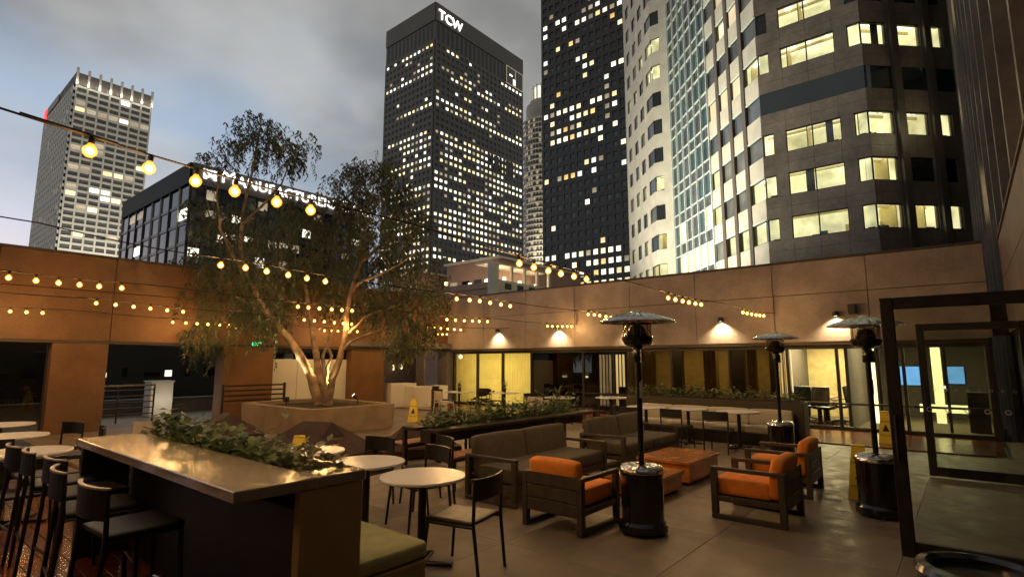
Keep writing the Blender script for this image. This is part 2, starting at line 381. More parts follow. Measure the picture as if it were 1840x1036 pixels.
lit('filament', (1.0, 0.62, 0.16), 14.0, var=0.0, obj=False)
glass('clear_glass', (0.86, 0.88, 0.85), 0.07)
glass('dark_glass', (0.30, 0.30, 0.27), 0.10)
glass('smoke_glass', (0.62, 0.58, 0.48), 0.07)
def bulb_glass():
    m = bpy.data.materials.new('bulb_glass'); m.use_nodes = True; t = m.node_tree; t.nodes.remove(t.nodes['Principled BSDF'])
    tr = t.nodes.new('ShaderNodeBsdfTransparent'); tr.inputs[0].default_value = (1, 0.8, 0.5, 1)
    em = t.nodes.new('ShaderNodeEmission'); em.inputs[0].default_value = (1.0, 0.38, 0.04, 1); em.inputs[1].default_value = 0.75  # emission in the glass carries the halo around the bulb
    ad = t.nodes.new('ShaderNodeAddShader'); t.links.new(tr.outputs[0], ad.inputs[0]); t.links.new(em.outputs[0], ad.inputs[1])
    t.links.new(ad.outputs[0], t.nodes['Material Output'].inputs[0]); MATS['bulb_glass'] = m
bulb_glass()
rnd = random.Random(7)
# ---------------------------------------------------------------- ground
structure(MB().box(-1500, 1500, -1500, 1500, -31, -30).build('street_ground', 'asphalt'))
flo = structure(MB().box(-6, 26, -26, 0.3, -0.5, -0.018).build('patio_floor', 'planter_stone'))
pv = MB().cbox(0.0015, 1.4985, 0.0015, 1.4985, -0.017, 0.0, 0.0015).mesh('paver', 'concrete')
for i in range(-4, 13):
    for j in range(-14, 0):
        if (1.5 * i + 1.5 < 0 and not -11 < j < -4): continue
        mk('paver', pv, flo, (1.5 * i, 1.5 * j, 0.0))
deck = structure(MB().box(0.02, 15.0, -25.9, -13.62, 0.004, 0.008).build('wood_deck', 'trim_black'))
deck2 = structure(MB().box(0.02, 17.58, -2.75, -0.02, 0.004, 0.008).build('wood_deck_by_facade', 'trim_black'))
pm = MB().cbox(0, 2.46, 0, 0.139, 0, 0.022, 0.003).mesh('plank', 'deck_wood')
def planks(parent, x0, x1, y0, y1, lim):
    n = 0; y = y0; row = 0
    while y + 0.14 < y1 and n < lim:
        x = x0 + (row % 3) * -0.82
        while x < x1 - 0.3:
            if x >= x0 - 0.01 and x + 2.46 <= x1 + 0.01: mk('plank', pm, parent, (x, y, 0.008)); n += 1
            else:
                a, b = max(x, x0), min(x + 2.46, x1)
                if b - a > 0.1: o = mk('plank', pm, parent, (a, y, 0.008)); o.scale.x = (b - a - 0.004) / 2.46; n += 1
            x += 2.464
        y += 0.1435; row += 1
planks(deck, 5.0, 14.98, -18.0, -13.64, 300)
planks(deck2, 0.1, 17.5, -2.74, -0.05, 300)
# ---------------------------------------------------------------- granite facade on the right (y = 0)
fac = thing('facade_building', 'brown granite clad facade with glazed ground floor at the back right of the courtyard', 'building', (0, 0, 0))
MB().box(0.62, 17.58, 0.03, 0.6, 2.30, 4.40).build('wall', 'joint', fac)
JX = [-0.0, 2.1, 4.29, 6.5, 8.67, 10.87, 13.08, 15.3, 17.58]
for i in range(8):
    x0, x1 = JX[i] + 0.007, JX[i + 1] - 0.007
    if i == 0: x0 = 0.012
    MB().cbox(x0, x1, -0.012, 0.05, 2.27, 3.53, 0.004).build('panel', 'granite', fac)
    MB().cbox(x0, x1, -0.012, 0.05, 3.545, 4.42, 0.004).build('panel', 'granite', fac)
MB().cbox(0.02, 17.57, -0.03, 0.62, 4.425, 4.48, 0.006).build('coping', 'frame_brown', fac)
MB().box(0.1, 17.5, 0.0, 0.6, 2.18, 2.262).build('soffit', 'metal_brown', fac)
MB().box(-1, 24, 0.62, 12, 2.75, 3.1).build('roof_slab', 'stone_grey', fac)
# glazing
GX = [0.15, 1.52, 2.89, 4.34, 6.65, 7.86, 9.92, 11.7, 13.27, 14.46, 15.87, 17.45]
for x in GX:
    MB().cbox(x - 0.035, x + 0.035, 0.24, 0.36, 0.03, 2.18, 0.005).build('mullion', 'metal_dark', fac)
MB().cbox(0.1, 17.5, 0.245, 0.355, 2.08, 2.179, 0.005).build('head_frame', 'metal_dark', fac)
MB().cbox(0.1, 17.5, 0.245, 0.355, 0.003, 0.09, 0.005).build('sill_frame', 'metal_dark', fac)
for _i in range(4, 11): MB().cbox(GX[_i] + 0.036, GX[_i + 1] - 0.036, 0.25, 0.35, 0.64, 0.69, 0.004).build('rail', 'metal_dark', fac)
for i in range(11):
    gm = 'dark_glass' if 3 <= i < 4 else ('smoke_glass' if 4 <= i < 8 else 'clear_glass')
    MB().box(GX[i] + 0.036, GX[i + 1] - 0.036, 0.296, 0.304, 0.091, 2.079).build('pane', gm, fac)
# rooms behind the glass
MB().box(0.05, 17.55, 0.37, 7.5, -0.2, 0.012).build('floor', 'carpet', fac)
MB().box(0.05, 17.55, 0.37, 7.5, 2.45, 2.6).build('ceiling', 'wall_cream', fac)
MB().box(0.05, 4.3, 3.0, 3.1, 0.013, 2.449).build('back_wall', 'wall_cream', fac)
MB().box(4.42, 8.2, 5.0, 5.1, 0.013, 2.449).build('back_wall', 'wall_grey', fac)
MB().box(8.3, 12.9, 2.6, 2.7, 0.013, 2.449).build('back_wall', 'wall_dim', fac)
MB().box(12.95, 14.6, 4.2, 4.3, 0.013, 2.449).build('back_wall', 'wall_cream', fac)
MB().box(14.7, 17.5, 6.0, 6.1, 0.013, 2.449).build('back_wall', 'wall_grey', fac)
for x, y in ((4.36, 5.2), (8.25, 5.2), (12.93, 4.4), (14.65, 6.2), (17.52, 6.2), (0.06, 4)):
    MB().box(x - 0.04, x + 0.04, 0.4, y, 0.013, 2.448).build('partition', 'wall_grey', fac)
# dark columns behind the smoked glass, between dim curtains
for x0, x1, y in ((9.3, 9.7, 1.6), (11.35, 11.75, 1.5), (12.5, 12.9, 1.4)):
    MB().box(x0, x1, y, y + 0.2, 0.013, 2.44).build('column', 'trim_black', fac)
def curtain(x0, x1, y, name='curtain', z0=0.1, z1=2.15, amp=0.035, wl=0.13, m='curtain'):
    mb = MB(); n = int((x1 - x0) / wl * 8); ph = rnd.random() * 6
    def p(i):
        x = x0 + (x1 - x0) * i / n; return x, y + amp * math.sin((x / wl) * 2 * math.pi + ph + 0.8 * math.sin(x * 3.1))
    for i in range(n):
        a, b = p(i), p(i + 1); mb.quad((a[0], a[1], z0), (b[0], b[1], z0), (b[0], b[1], z1), (a[0], a[1], z1))
    return mb.build(name, m, fac, smooth=60)
for i in range(3):
    curtain(GX[i] - (0.03 if i else 0), GX[i + 1] - 0.03, 0.45)
curtain(8.35, 9.05, 1.0, m='wall_dim'); curtain(10.7, 11.15, 0.9, m='wall_dim'); curtain(12.0, 12.3, 0.9, m='wall_dim')
lamp('AREA', (2.2, 2.2, 1.3), 80, (1, 0.78, 0.32), fac, (3.6, 1.8), (2.2, 0.5, 1.2), name='room_light')
MB().box(1.7, 3.6, 0.7, 0.75, 1.86, 1.9).build('curtain_rail_light', 'light_column', fac)
# vertical louvres glowing by themselves in place of light from within
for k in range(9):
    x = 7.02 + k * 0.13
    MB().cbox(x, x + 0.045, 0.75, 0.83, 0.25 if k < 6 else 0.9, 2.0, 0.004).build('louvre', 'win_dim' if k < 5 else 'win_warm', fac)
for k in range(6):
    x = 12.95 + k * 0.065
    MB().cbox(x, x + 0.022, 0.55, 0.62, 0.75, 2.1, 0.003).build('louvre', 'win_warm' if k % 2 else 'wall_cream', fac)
# board and two glowing discs standing in for a reflection in the dark pane
MB().cbox(5.2, 6.45, 1.0, 1.06, 1.28, 1.62, 0.03).build('reflection_board', 'pane_grey', fac)
for x in (5.36, 6.28): MB().lathe([(0.0, -0.04), (0.1, -0.02), (0.1, 0.03), (0, 0.05)], 10, (x, 1.0, 1.2)).build('reflection_glow', 'win_bright', fac)
# lit meeting room and lobby
MB().box(13.2, 14.4, 1.0, 3.6, 2.40, 2.44).build('ceiling_light', 'win_white', fac)
lamp('AREA', (13.8, 2.2, 2.36), 110, (1, 0.82, 0.42), fac, (1.0, 2.4), (13.8, 2.2, 0), name='room_light')
for x0, x1 in ((14.75, 15.8), (15.95, 17.3)):
    MB().box(x0, x1, 1.2, 1.6, 2.39, 2.44).build('ceiling_light', 'light_column', fac)
    MB().box(x0, x1, 2.8, 3.2, 2.39, 2.44).build('ceiling_light', 'light_column', fac)
lamp('AREA', (10.6, 1.3, 2.36), 55, (1, 0.72, 0.3), fac, (4.2, 0.8), (10.6, 1.4, 0), name='room_light')
lamp('AREA', (16.0, 2.2, 2.36), 75, (1, 0.82, 0.42), fac, (2.2, 2.4), (16.0, 2.2, 0), name='room_light')
MB().box(15.9, 17.3, 3.9, 4.0, 0.3, 0.52).build('floor_glow_strip', 'light_column', fac)  # glowing strip standing in for the brightly lit floor beyond
MB().box(16.28, 16.5, 3.6, 3.7, 0.02, 2.38).build('light_column', 'light_column', fac)
MB().box(14.9, 15.02, 2.6, 2.7, 0.02, 2.38).build('light_column', 'light_column', fac)
for x0, x1, z0, z1, y in ((15.72, 16.22, 1.15, 1.62, 1.2), (16.62, 17.0, 1.2, 1.62, 1.4)):
    MB().box(x0 - .03, x1 + .03, y, y + 0.05, z0 - .03, z1 + .03).build('screen_housing', 'trim_black', fac)
    MB().box(x0, x1, y - 0.006, y - 0.002, z0, z1).build('screen', 'screen_blue', fac)
for x, z in ((15.5, 1.0), (16.5, 1.08)): MB().cbox(x, x + 0.14, 0.9, 0.93, z, z + 0.08, 0.004).build('door_notice', 'win_white', fac)
for x in (15.3, 16.66):
    MB().cbox(x - 0.03, x + 0.03, 0.86, 0.92, 0.02, 2.17, 0.004).build('door_stile', 'metal_dark', fac)
MB().cbox(17.0, 17.4, 1.5, 1.9, 0.02, 1.0, 0.01).build('reception_cabinet', 'trim_black', fac)
# wall sconces throwing light down the granite
def sconce(x, label):
    t = thing('wall_sconce', label, 'wall light', (x, -0.012, 2.94), 0, 'downlights along the granite facade')
    MB().cbox(-0.04, 0.04, -0.03, 0.0, -0.04, 0.06, 0.004).build('bracket', 'metal_dark', t)
    MB().lathe([(0.03, 0.1), (0.075, 0.08), (0.085, -0.02), (0.075, -0.03), (0.07, 0.02), (0.0, 0.03)], 14, (0, -0.1, 0)).build('shade', 'metal_brown', t, smooth=40)
    MB().lathe([(0.0, -0.028), (0.05, -0.024), (0.05, 0.0), (0.0, 0.01)], 12, (0, -0.1, 0)).build('bulb', 'lamp_white', t, smooth=True)
    lamp('SPOT', (0, -0.14, -0.04), 120, (1.0, 0.76, 0.42), t, 0.03, (0, 0.0, -0.8), 125, 0.8, name='sconce_light')
    return t
for x, l in ((2.94, 'sconce above the yellow curtained window'), (5.83, 'sconce above the dark window right of the yellow curtains'), (8.74, 'sconce behind the hood of the nearest patio heater'), (11.64, 'sconce on the granite between the two nearer heater hoods'), (14.57, 'sconce beside the black wall speaker')):
    sconce(x, l)
sp = thing('wall_speaker', 'small black loudspeaker box on granite beside the rightmost sconce', 'speaker', (14.95, -0.012, 3.06))
MB().cbox(-0.09, 0.09, -0.2, -0.03, -0.13, 0.13, 0.015).build('cabinet', 'gloss_black', sp); MB().box(-0.02, 0.02, -0.031, 0.0, -0.05, 0.05).build('bracket', 'metal_dark', sp)
MB().box(-0.075, 0.075, -0.206, -0.2005, -0.11, 0.11).build('grille', 'metal_dark', sp)
# ---------------------------------------------------------------- courtyard wall on the left (x = 0)
lw = thing('courtyard_wall', 'tall orange lit granite wall with open bays left of the tree', 'wall')
MB().box(-0.6, -0.03, -25, 0.62, 2.33, 4.40).build('wall', 'joint', lw)
ys = [0.0, -1.1, -3.27, -5.5, -7.61, -9.8, -12.02, -14.3, -16.5, -18.7, -20.9, -23.1, -25]
for i in range(12):
    y1, y0 = ys[i] - 0.007, ys[i + 1] + 0.007
    if i == 0: y1 = -0.02
    MB().cbox(-0.05, 0.01, y0, y1, 2.27, 3.53, 0.004).build('panel', 'granite_warm_lit', lw)
    MB().cbox(-0.05, 0.01, y0, y1, 3.545, 4.42, 0.004).build('panel', 'granite_warm_lit', lw)
MB().cbox(-0.62, 0.03, -25, 0.64, 4.425, 4.48, 0.006).build('coping', 'frame_brown', lw)
MB().box(-0.6, 0.0, -25, 0.6, 2.2, 2.268).build('soffit', 'metal_brown', lw)
for y0, y1 in ((-4.73, -3.27), (-9.14, -7.61), (-13.16, -12.02), (-17.8, -16.4), (-0.02, 0.6)):
    MB().cbox(-0.58, -0.004, y0, y1, 0.002, 2.199, 0.008).build('column', 'granite_warm_lit' if y0 < -1 else 'wall_grey', lw)
# bay fillings
MB().box(-0.33, -0.32, -16.4, -13.16, 0.05, 2.2).build('pane', 'smoke_glass', lw)
for k in range(3):
    y = -7.58 + k * 0.96
    MB().cbox(-0.36, -0.3, y, y + 0.945, 0.05, 1.83, 0.006).build('white_panel', 'white_panel', lw)
MB().box(-0.34, -0.33, -7.6, -4.74, 1.84, 2.2).build('transom_pane', 'dark_glass', lw)
MB().box(-2.6, -2.5, -5.0, 0.5, 0.0, 2.4).build('alcove_wall', 'wall_grey', lw)
MB().box(-2.6, -0.6, -5.05, -4.95, 0.0, 2.4).build('alcove_wall', 'wall_grey', lw)
MB().box(-2.6, 0.3, -5.05, 0.6, 2.3, 2.5).build('alcove_ceiling', 'wall_grey', lw)
MB().box(-0.5, 0.0, -1.3, -1.2, 0.0, 2.199).build('alcove_pier', 'wall_grey', lw)
for y, z in ((-2.75, 1.5), (-0.5, 1.55), (-0.95, 1.5)):
    MB().lathe([(0, -0.12), (0.04, -0.1), (0.04, 0.1), (0, 0.12)], 8, (-2.42, y, z)).build('alcove_light', 'win_warm', lw)
lamp('POINT', (-1.4, -1.6, 2.0), 5, (1, 0.75, 0.5), lw, 0.1, name='alcove_glow')
ct = thing('service_counter', 'white service counter with a dark gap in the alcove right of the tree', 'counter', (0, 0, 0))
MB().cbox(-0.5, 0.1, -3.0, -1.75, 0.01, 0.92, 0.01).build('cabinet', 'white_panel', ct)
MB().cbox(0.1, 0.7, -2.35, -1.45, 0.01, 0.8, 0.01).build('cabinet', 'white_panel', ct); MB().cbox(0.1, 0.7, -1.05, -0.6, 0.01, 0.8, 0.01).build('cabinet', 'white_panel', ct)
MB().cbox(0.12, 0.66, -1.45, -1.05, 0.01, 0.78, 0.01).build('recess', 'trim_black', ct)
# ---------------------------------------------------------------- near wall on the right (x = 17.6) with two open doors
rw = thing('near_wall', 'brown granite wall at the right edge behind the open glass doors', 'wall')
MB().box(17.91, 18.4, -22, -0.02, 2.45, 4.40).build('wall', 'joint', rw)
for i in range(10):
    y1, y0 = -0.03 - i * 2.2, -0.03 - (i + 1) * 2.2 + 0.014
    MB().cbox(17.85, 17.93, y0, y1, 2.36, 3.53, 0.004).build('panel', 'granite_shaded', rw); MB().cbox(17.85, 17.93, y0, y1, 3.545, 4.42, 0.004).build('panel', 'granite_shaded', rw)
MB().cbox(17.82, 18.42, -22, -0.03, 4.425, 4.48, 0.006).build('coping', 'frame_brown', rw)
MB().box(17.9, 18.4, -22, -0.02, 2.3, 2.449).build('soffit', 'metal_dark', rw)
MB().box(17.93, 18.1, -5.3, -0.05, 0.0, 2.3).build('jamb_panel', 'trim_black', rw)
MB().box(17.93, 18.1, -22, -10.2, 0.0, 2.3).build('jamb_panel', 'trim_black', rw)
MB().box(20.5, 20.7, -22, 0, 0.0, 2.6).build('interior_wall', 'trim_black', rw)
MB().box(18.1, 20.7, -22, 0, 2.5, 2.6).build('interior_ceiling', 'trim_black', rw)
led = thing('door_sensor', 'black box with a green light strip above the open doors', 'sensor', (17.845, -6.6, 2.56))
MB().cbox(-0.06, 0.0, -0.08, 0.08, -0.1, 0.14, 0.01).build('housing', 'gloss_black', led); MB().box(-0.066, -0.061, -0.062, -0.035, -0.09, 0.12).build('light_strip', 'exit_green', led)
def door(y, label, wide):
    t = thing('glass_door', label, 'door', (16.5, y, 0.0), 0, 'open glazed doors on the right')
    w = wide; h = 2.32
    MB().cbox(0, 0.105, -0.03, 0.03, 0.02, h, 0.006).build('stile', 'metal_dark', t); MB().cbox(w - 0.105, w, -0.03, 0.03, 0.02, h, 0.006).build('stile', 'metal_dark', t)
    MB().cbox(0.106, w - 0.106, -0.029, 0.029, h - 0.11, h, 0.006).build('rail', 'metal_dark', t); MB().cbox(0.106, w - 0.106, -0.029, 0.029, 0.02, 0.16, 0.006).build('rail', 'metal_dark', t)
    MB().box(0.106, w - 0.106, -0.005, 0.005, 0.161, h - 0.111).build('pane', 'clear_glass', t)
    for k in range(9):
        a = MB(); x = 0.17 + k * 0.13
        if x > w - 0.14: break
        a.tube([(x + 0.018 * math.cos(q * math.pi / 6), -0.008, 1.31 + 0.018 * math.sin(q * math.pi / 6)) for q in range(13)], 0.0035, 4, False)
        a.build('safety_ring', 'chair_white', t)
    hd = MB(); hd.tube([(0.05, -0.09, 0.85), (0.05, -0.09, 1.25)], 0.014); hd.tube([(0.05, -0.03, 0.9), (0.05, -0.09, 0.9)], 0.01); hd.tube([(0.05, -0.03, 1.2), (0.05, -0.09, 1.2)], 0.01)
    hd.build('handle', 'metal_dark', t)
    return t
door(-10.04, 'nearer open glass door in a dark frame at the right edge', 1.3)
door(-5.51, 'farther open glass door in a dark frame seen through the nearer one', 1.3)
# ================================================================ city buildings
def xy(v): return (v.x, v.y)
class Panes:
    "collects window panes of one building: big ones become parts of their own, the rest join into one part"
    def __init__(s, parent, name='window_pane'): s.parent = parent; s.single = {}; s.joined = {}; s.n = 0; s.name = name
    def add(s, face, s0, s1, n, z0, z1, m, single):
        if single and s.n < 300:
            k = (round(s1 - s0, 3), round(z1 - z0, 3), m)
            if k not in s.single: s.single[k] = MB().box(-k[0]/2, k[0]/2, 0.0, 0.03, -k[1]/2, k[1]/2).mesh(s.name, m)
            p = face.M @ Vector(((s0 + s1) / 2, n + 0.03, (z0 + z1) / 2))
            mk(s.name, s.single[k], s.parent, p, (0, 0, math.atan2(face.d.y, face.d.x))); s.n += 1
        else:
            face.rect(s.joined.setdefault(m, MB()), s0, s1, n + 0.03, z0, z1)
    def done(s):
        for m, mb in s.joined.items(): mb.build(s.name, m, s.parent, kind='stuff')
def grid_face(panes, gridmb, face, ncol, z0, nrow, fh, pw, ph, litfn, proud=0.3, single=lambda m: False, margin=0.6, piers=True, dark='pane_dark'):
    cw = (face.len - 2 * margin) / ncol; gap = fh * (1 - ph)
    for r in range(nrow + 1): face.box(gridmb, 0, face.len, -0.01, proud, z0 + r * fh - gap / 2, z0 + r * fh + gap / 2)
    if piers:
        for c in range(ncol + 1):
            sc = margin + c * cw; hw = cw * (1 - pw) / 2
            face.box(gridmb, max(0, sc - hw), min(face.len, sc + hw), -0.01, proud + 0.02, z0 - gap / 2, z0 + nrow * fh + gap / 2)
    for r in range(nrow):
        for c in range(ncol):
            m = litfn(r, c) or dark; s0 = margin + (c + (1 - pw) / 2) * cw
            panes.add(face, s0, s0 + cw * pw, 0.0, z0 + r * fh + gap / 2, z0 + (r + 1) * fh - gap / 2, m, single(m))
def prism_of(parent, name, poly, z0, z1, m): return MB().prism(poly, z0, z1).build(name, m, parent)
# ---- pale gridded tower, far left
h = 170; A, B, C = (at_z(x, y, EYE + h) for x, y in ((86, 200), (139, 128), (277, 170)))
bx, by0, by1, bx0 = B.x, B.y, C.y, A.x
wt = thing('office_tower', 'pale gridded concrete tower with a red corner sign at the far left', 'tower', (0, 0, 0))
prism_of(wt, 'core', [(bx0, by0), (bx, by0), (bx, by1), (bx0, by1)], -30, EYE + h - 8, 'stone_grey')
fr, fl = Face((bx, by0), (bx, by1)), Face((bx0, by0), (bx, by0))
ztop = EYE + h; rr = random.Random(3); P = Panes(wt); g = MB()
lrow = {3: .9, 12: .85, 15: .92, 16: .4, 18: .7, 22: .6, 9: .3}
def wlit(r, c):
    k = 25 - r; p = lrow.get(k, 0.04)
    return rr.choice(('win_white', 'win_dim', 'win_warm', 'win_dim')) if rr.random() < p else None
grid_face(P, g, fr, 7, ztop - 9 - 26 * 3.9, 26, 3.9, 0.84, 0.68, wlit, proud=0.6, single=lambda m: True, margin=0.3, dark='pane_grey')
grid_face(P, g, fl, 14, ztop - 9 - 26 * 3.9, 26, 3.9, 0.34, 0.5, lambda r, c: (rr.choice(('win_white', 'win_dim')) if rr.random() < (0.5 if 25 - r in (3, 12, 15, 18) else 0.08) else None), proud=0.9, margin=0.8, dark='pane_grey')
g.build('facade_grid', 'stone_white', wt); P.done()
cr = MB()
for f, n in ((fr, 7), (fl, 14)):
    f.box(cr, 0, f.len, -0.2, 0.3, ztop - 8, ztop - 0.6)
cr.build('crown_screen', 'stone_grey', wt)
for c in range(8):
    sc = 0.3 + c * (fr.len - 0.6) / 7; m = MB(); fr.box(m, sc - 0.55, sc + 0.55, -0.3, 1.1, ztop - 8.5, ztop + 2.2); m.build('crown_fin', 'stone_white', wt)
    lamp('POINT', fr.M @ Vector((sc, 2.4, ztop - 7)), 260, (1, 0.93, 0.8), wt, 0.4, name='crown_light')
m = MB(); fl.box(m, 2, 9, 1.0, 1.4, ztop - 10.5, ztop - 1.5); m.build('corner_sign', 'sign_red', wt)
m = MB()
for k in range(9): fl.box(m, 12 + k * 3.4, 14.2 + k * 3.4, 1.0, 1.3, ztop - 7, ztop - 2.2)
m.build('sign_lettering', 'stone_light', wt)
for yy in (by0 + 6, by1 - 6): lamp('SPOT', (bx + 45, yy, 0), 170000, (1, 0.92, 0.78), wt, 2, (bx, (by0 + by1) / 2, 120), 75, 0.8, name='facade_fill')  # added spots that lift the brightness of the pale grid
# ---- dark teal glass block with the white roof lettering
h = 32; A, B, C = (at_z(x, y, EYE + h) for x, y in ((228, 320), (347, 292), (565, 357)))
_d, _ = ray(228, 330); mx, my0, my1, mx0 = B.x, B.y, B.y + 34, CAMX + _d.x * (B.y - CAMY) / _d.y
mb_ = thing('glass_office_block', 'dark teal glass block with white roof lettering behind the tree', 'building')
prism_of(mb_, 'core', [(mx0, my0), (mx, my0), (mx, my1), (mx0, my1)], -30, EYE + h - 1.0, 'pane_teal')
f1, f2 = Face((mx0, my0), (mx, my0)), Face((mx, my0), (mx, my1)); zt = EYE + h
for f, n, m in ((f1, 8, 'tower_black'), (f2, 16, 'pane_slate')):
    for k in range(n + 1):
        m2 = MB(); s = f.len * k / n; f.box(m2, max(0, s - 0.1), min(f.len, s + 0.1), 0, 0.25, -20, zt - 3.4); m2.build('mullion', 'tower_pale' if (f is f1 and k in (0, 4, 5, 7)) else 'tower_black', mb_)
    m2 = MB(); f.box(m2, 0, f.len, -0.3, 0.35, zt - 3.4, zt); m2.build('parapet', 'matte_teal' if f is f1 else 'wall_grey', mb_)
    for r in range(9):
        m2 = MB(); f.box(m2, 0, f.len, 0, 0.12, zt - 6.8 - r * 3.3, zt - 6.3 - r * 3.3); m2.build('spandrel', 'tower_black', mb_)
P = Panes(mb_)
for r in range(9):
    for f, n in ((f1, 8), (f2, 16)):
        for c in range(n):
            if rr.random() < (0.14 if f is f1 else 0.3):
                cw = f.len / n; P.add(f, c * cw + 0.25, (c + 1) * cw - 0.25, 0.0, zt - 6.0 - r * 3.3 + 1.2 * rr.random(), zt - 4.0 - r * 3.3, rr.choice(('win_white', 'win_dim', 'win_dim')), True)
P.done()
Mt = f2.M @ Matrix.Translation((0, 0.55, 0)) @ Matrix(((1, 0, 0, 0), (0, 0, 1, 0), (0, 1, 0, 0), (0, 0, 0, 1)))
s = 4.2
for word, size in (('M', 3.2), ('ANUFACTURERS', 2.45), ('B', 3.2), ('ANK', 2.45)):
    o = text_mesh('roof_lettering', word, size, 'sign_white', mb_, Mt @ Matrix.Translation((s, zt - 1.5 + (0.24 if size > 2.5 else 0), 0)), 0.12, 1.05, 'LEFT')
    xs = [(v.co - Vector((mx, my0, 0))).to_2d().dot(f2.d) for v in o.data.vertices]; s = max(xs) + (0.28 if size > 2.5 else 1.5)
m2 = MB()
for k in range(3): f2.box(m2, 1.5 + k * 0.75, 2.05 + k * 0.75, 0.4, 0.6, zt - 2.3 + 0.3 * (k % 2), zt - 0.7)
m2.build('roof_emblem', 'sign_white', mb_)
# ---- dark brown tower with the roof letters
h = 210; A, B, C = (at_z(x, y, EYE + h) for x, y in ((697, 60), (783, 5), (937, 111)))
tx, ty0, ty1, tx0 = B.x, B.y, C.y, A.x; zt = EYE + h
tt = thing('office_tower', 'dark brown tower with glowing three letter roof sign at the centre', 'tower')
prism_of(tt, 'core', [(tx0, ty0), (tx, ty0), (tx, ty1), (tx0, ty1)], -30, zt, 'tower_brown')
f1, f2 = Face((tx0, ty0), (tx, ty0)), Face((tx, ty0), (tx, ty1))
P = Panes(tt); g = MB(); rt = random.Random(11)
prof = [.6, .2, .1, .5, .62, .1, .25, .12, .45, .62, .08, .05, .03, .5, .6, .6, .45, .65, .6, .35, .5, .7, .65, .5, .7, .6, .75, .65, .7, .75, .5, .7, .75, .55, .7, .6]
NR = 37; FH = 4.05; z0 = zt - 24 - NR * FH
def tlit(nc, right):
    state = {}
    def fn(r, c):
        k = NR - 1 - r; p = prof[min(k, len(prof) - 1)]
        if right and k in (0, 1, 2): p *= 0.6
        prev = state.get((r, c - 1)); p = min(0.93, p * 1.55) if prev else p * 0.55
        if k == 0 and not right: p = 0.9
        v = rt.random() < p; state[(r, c)] = v
        if v: return rt.choice(('win_bright', 'win_warm', 'win_warm', 'win_white', 'win_cool', 'win_white', 'win_dim', 'win_dim'))
        return 'pane_slate' if right and c > 14 and rt.random() < .5 else ('win_dim' if rt.random() < .05 else None)  # lighter panes at the right end carry a sky reflection in their colour
    return fn
grid_face(P, g, f1, 12, z0, NR, FH, 0.58, 0.44, tlit(12, False), proud=0.35, margin=0.8)
grid_face(P, g, f2, 21, z0, NR, FH, 0.58, 0.44, tlit(21, True), proud=0.35, margin=0.8)
g.build('facade_grid', 'tower_brown', tt); P.done()
for f, n in ((f1, 12), (f2, 21)):
    cw = (f.len - 1.6) / n
    for c in range(n):
        m2 = MB(); f.box(m2, .8 + c * cw + cw * .22, .8 + (c + 1) * cw - cw * .22, -0.05, 0.06, zt - 23, zt - 12); m2.build('crown_slot', 'trim_black', tt)
    m2 = MB(); f.box(m2, 0, f.len, 0, 0.5, zt - 11, zt + 0.4); m2.build('crown_band', 'tower_brown', tt)
m2 = MB()
for c in range(9): f2.box(m2, f2.len * .56 + c * 2.95, f2.len * .56 + c * 2.95 + 1.9, 0.36, 0.5, z0 + (NR - 16) * FH, z0 + (NR - 13.4) * FH)
m2.build('plant_louvre', 'trim_black', tt)
Mt = f2.M @ Matrix.Translation((0, 0.7, 0)) @ Matrix(((1, 0, 0, 0), (0, 0, 1, 0), (0, 1, 0, 0), (0, 0, 0, 1)))
text_mesh('roof_sign', 'TCW', 8.4, 'sign_white', tt, Mt @ Matrix.Translation((2.0, zt - 6.4, 0)), 0.4, 0.98, 'LEFT')
fs = f2.len - 18.5
m2 = MB()
for a in ((fs, fs + 18, zt - 11.6, zt - 11.2), (fs, fs + 18, zt - 24, zt - 23.6), (fs, fs + .4, zt - 23.6, zt - 11.6), (fs + 17.6, fs + 18, zt - 23.6, zt - 11.6)): f2.box(m2, a[0], a[1], 0.6, 1.0, a[2], a[3])
m2.build('sign_frame', 'win_dim', tt)
m2 = MB(); f2.box(m2, fs + .4, fs + 17.6, 0.5, 0.62, zt - 23.6, zt - 11.6); m2.build('sign_panel', 'pane_slate', tt)
m2 = MB(); f2.box(m2, fs + 3.6, fs + 6.6, 0.64, 0.9, zt - 17.2, zt - 16.2); f2.box(m2, fs + 7.4, fs + 9.6, 0.64, 0.9, zt - 22.6, zt - 18.6); m2.build('sign_mark', 'win_white', tt)
m2 = MB(); f2.box(m2, fs + 9.6, fs + 10.0, 0.64, 0.8, zt - 23.5, zt - 12); m2.build('sign_mullion', 'win_dim', tt)
# ---- round pale tower glimpsed between the two dark ones
c0 = at_depth(980, 400, 430); ut = thing('round_tower', 'slim pale round tower with a lit crown between two dark towers', 'tower', (c0.x, c0.y, -30))
topz = at_depth(957, 152, 420).z + 30; shz = at_depth(957, 215, 420).z + 30
MB().lathe([(18, 0), (18, shz), (15.4, shz), (15.4, shz + 14), (12.4, shz + 14), (12.4, topz - 12)], 48).build('shaft', 'tower_pale', ut)
MB().lathe([(9.6, topz - 12), (9.6, topz), (9.0, topz)], 32).build('lit_crown', 'win_white', ut)
for k in range(16):
    a = 2 * math.pi * k / 16; MB().box(9.5, 10.6, -0.5, 0.5, topz - 13, topz + 1.5, Matrix.Rotation(a, 4, 'Z')).build('crown_fin', 'stone_white', ut)
pd, pl = MB(), MB()
for k in range(0, 44):
    a = 2 * math.pi * k / 44
    if math.cos(a - math.atan2(CAMY - c0.y, CAMX - c0.x)) < -0.1: continue
    for r in range(int(shz / 4.4)):
        if shz - r * 4.4 > 230: continue
        z = shz - 4 - r * 4.4; (pl if rt.random() < 0.3 else pd).box(18, 18.06, -0.85, 0.85, z, z + 2.4, Matrix.Rotation(a, 4, 'Z'))
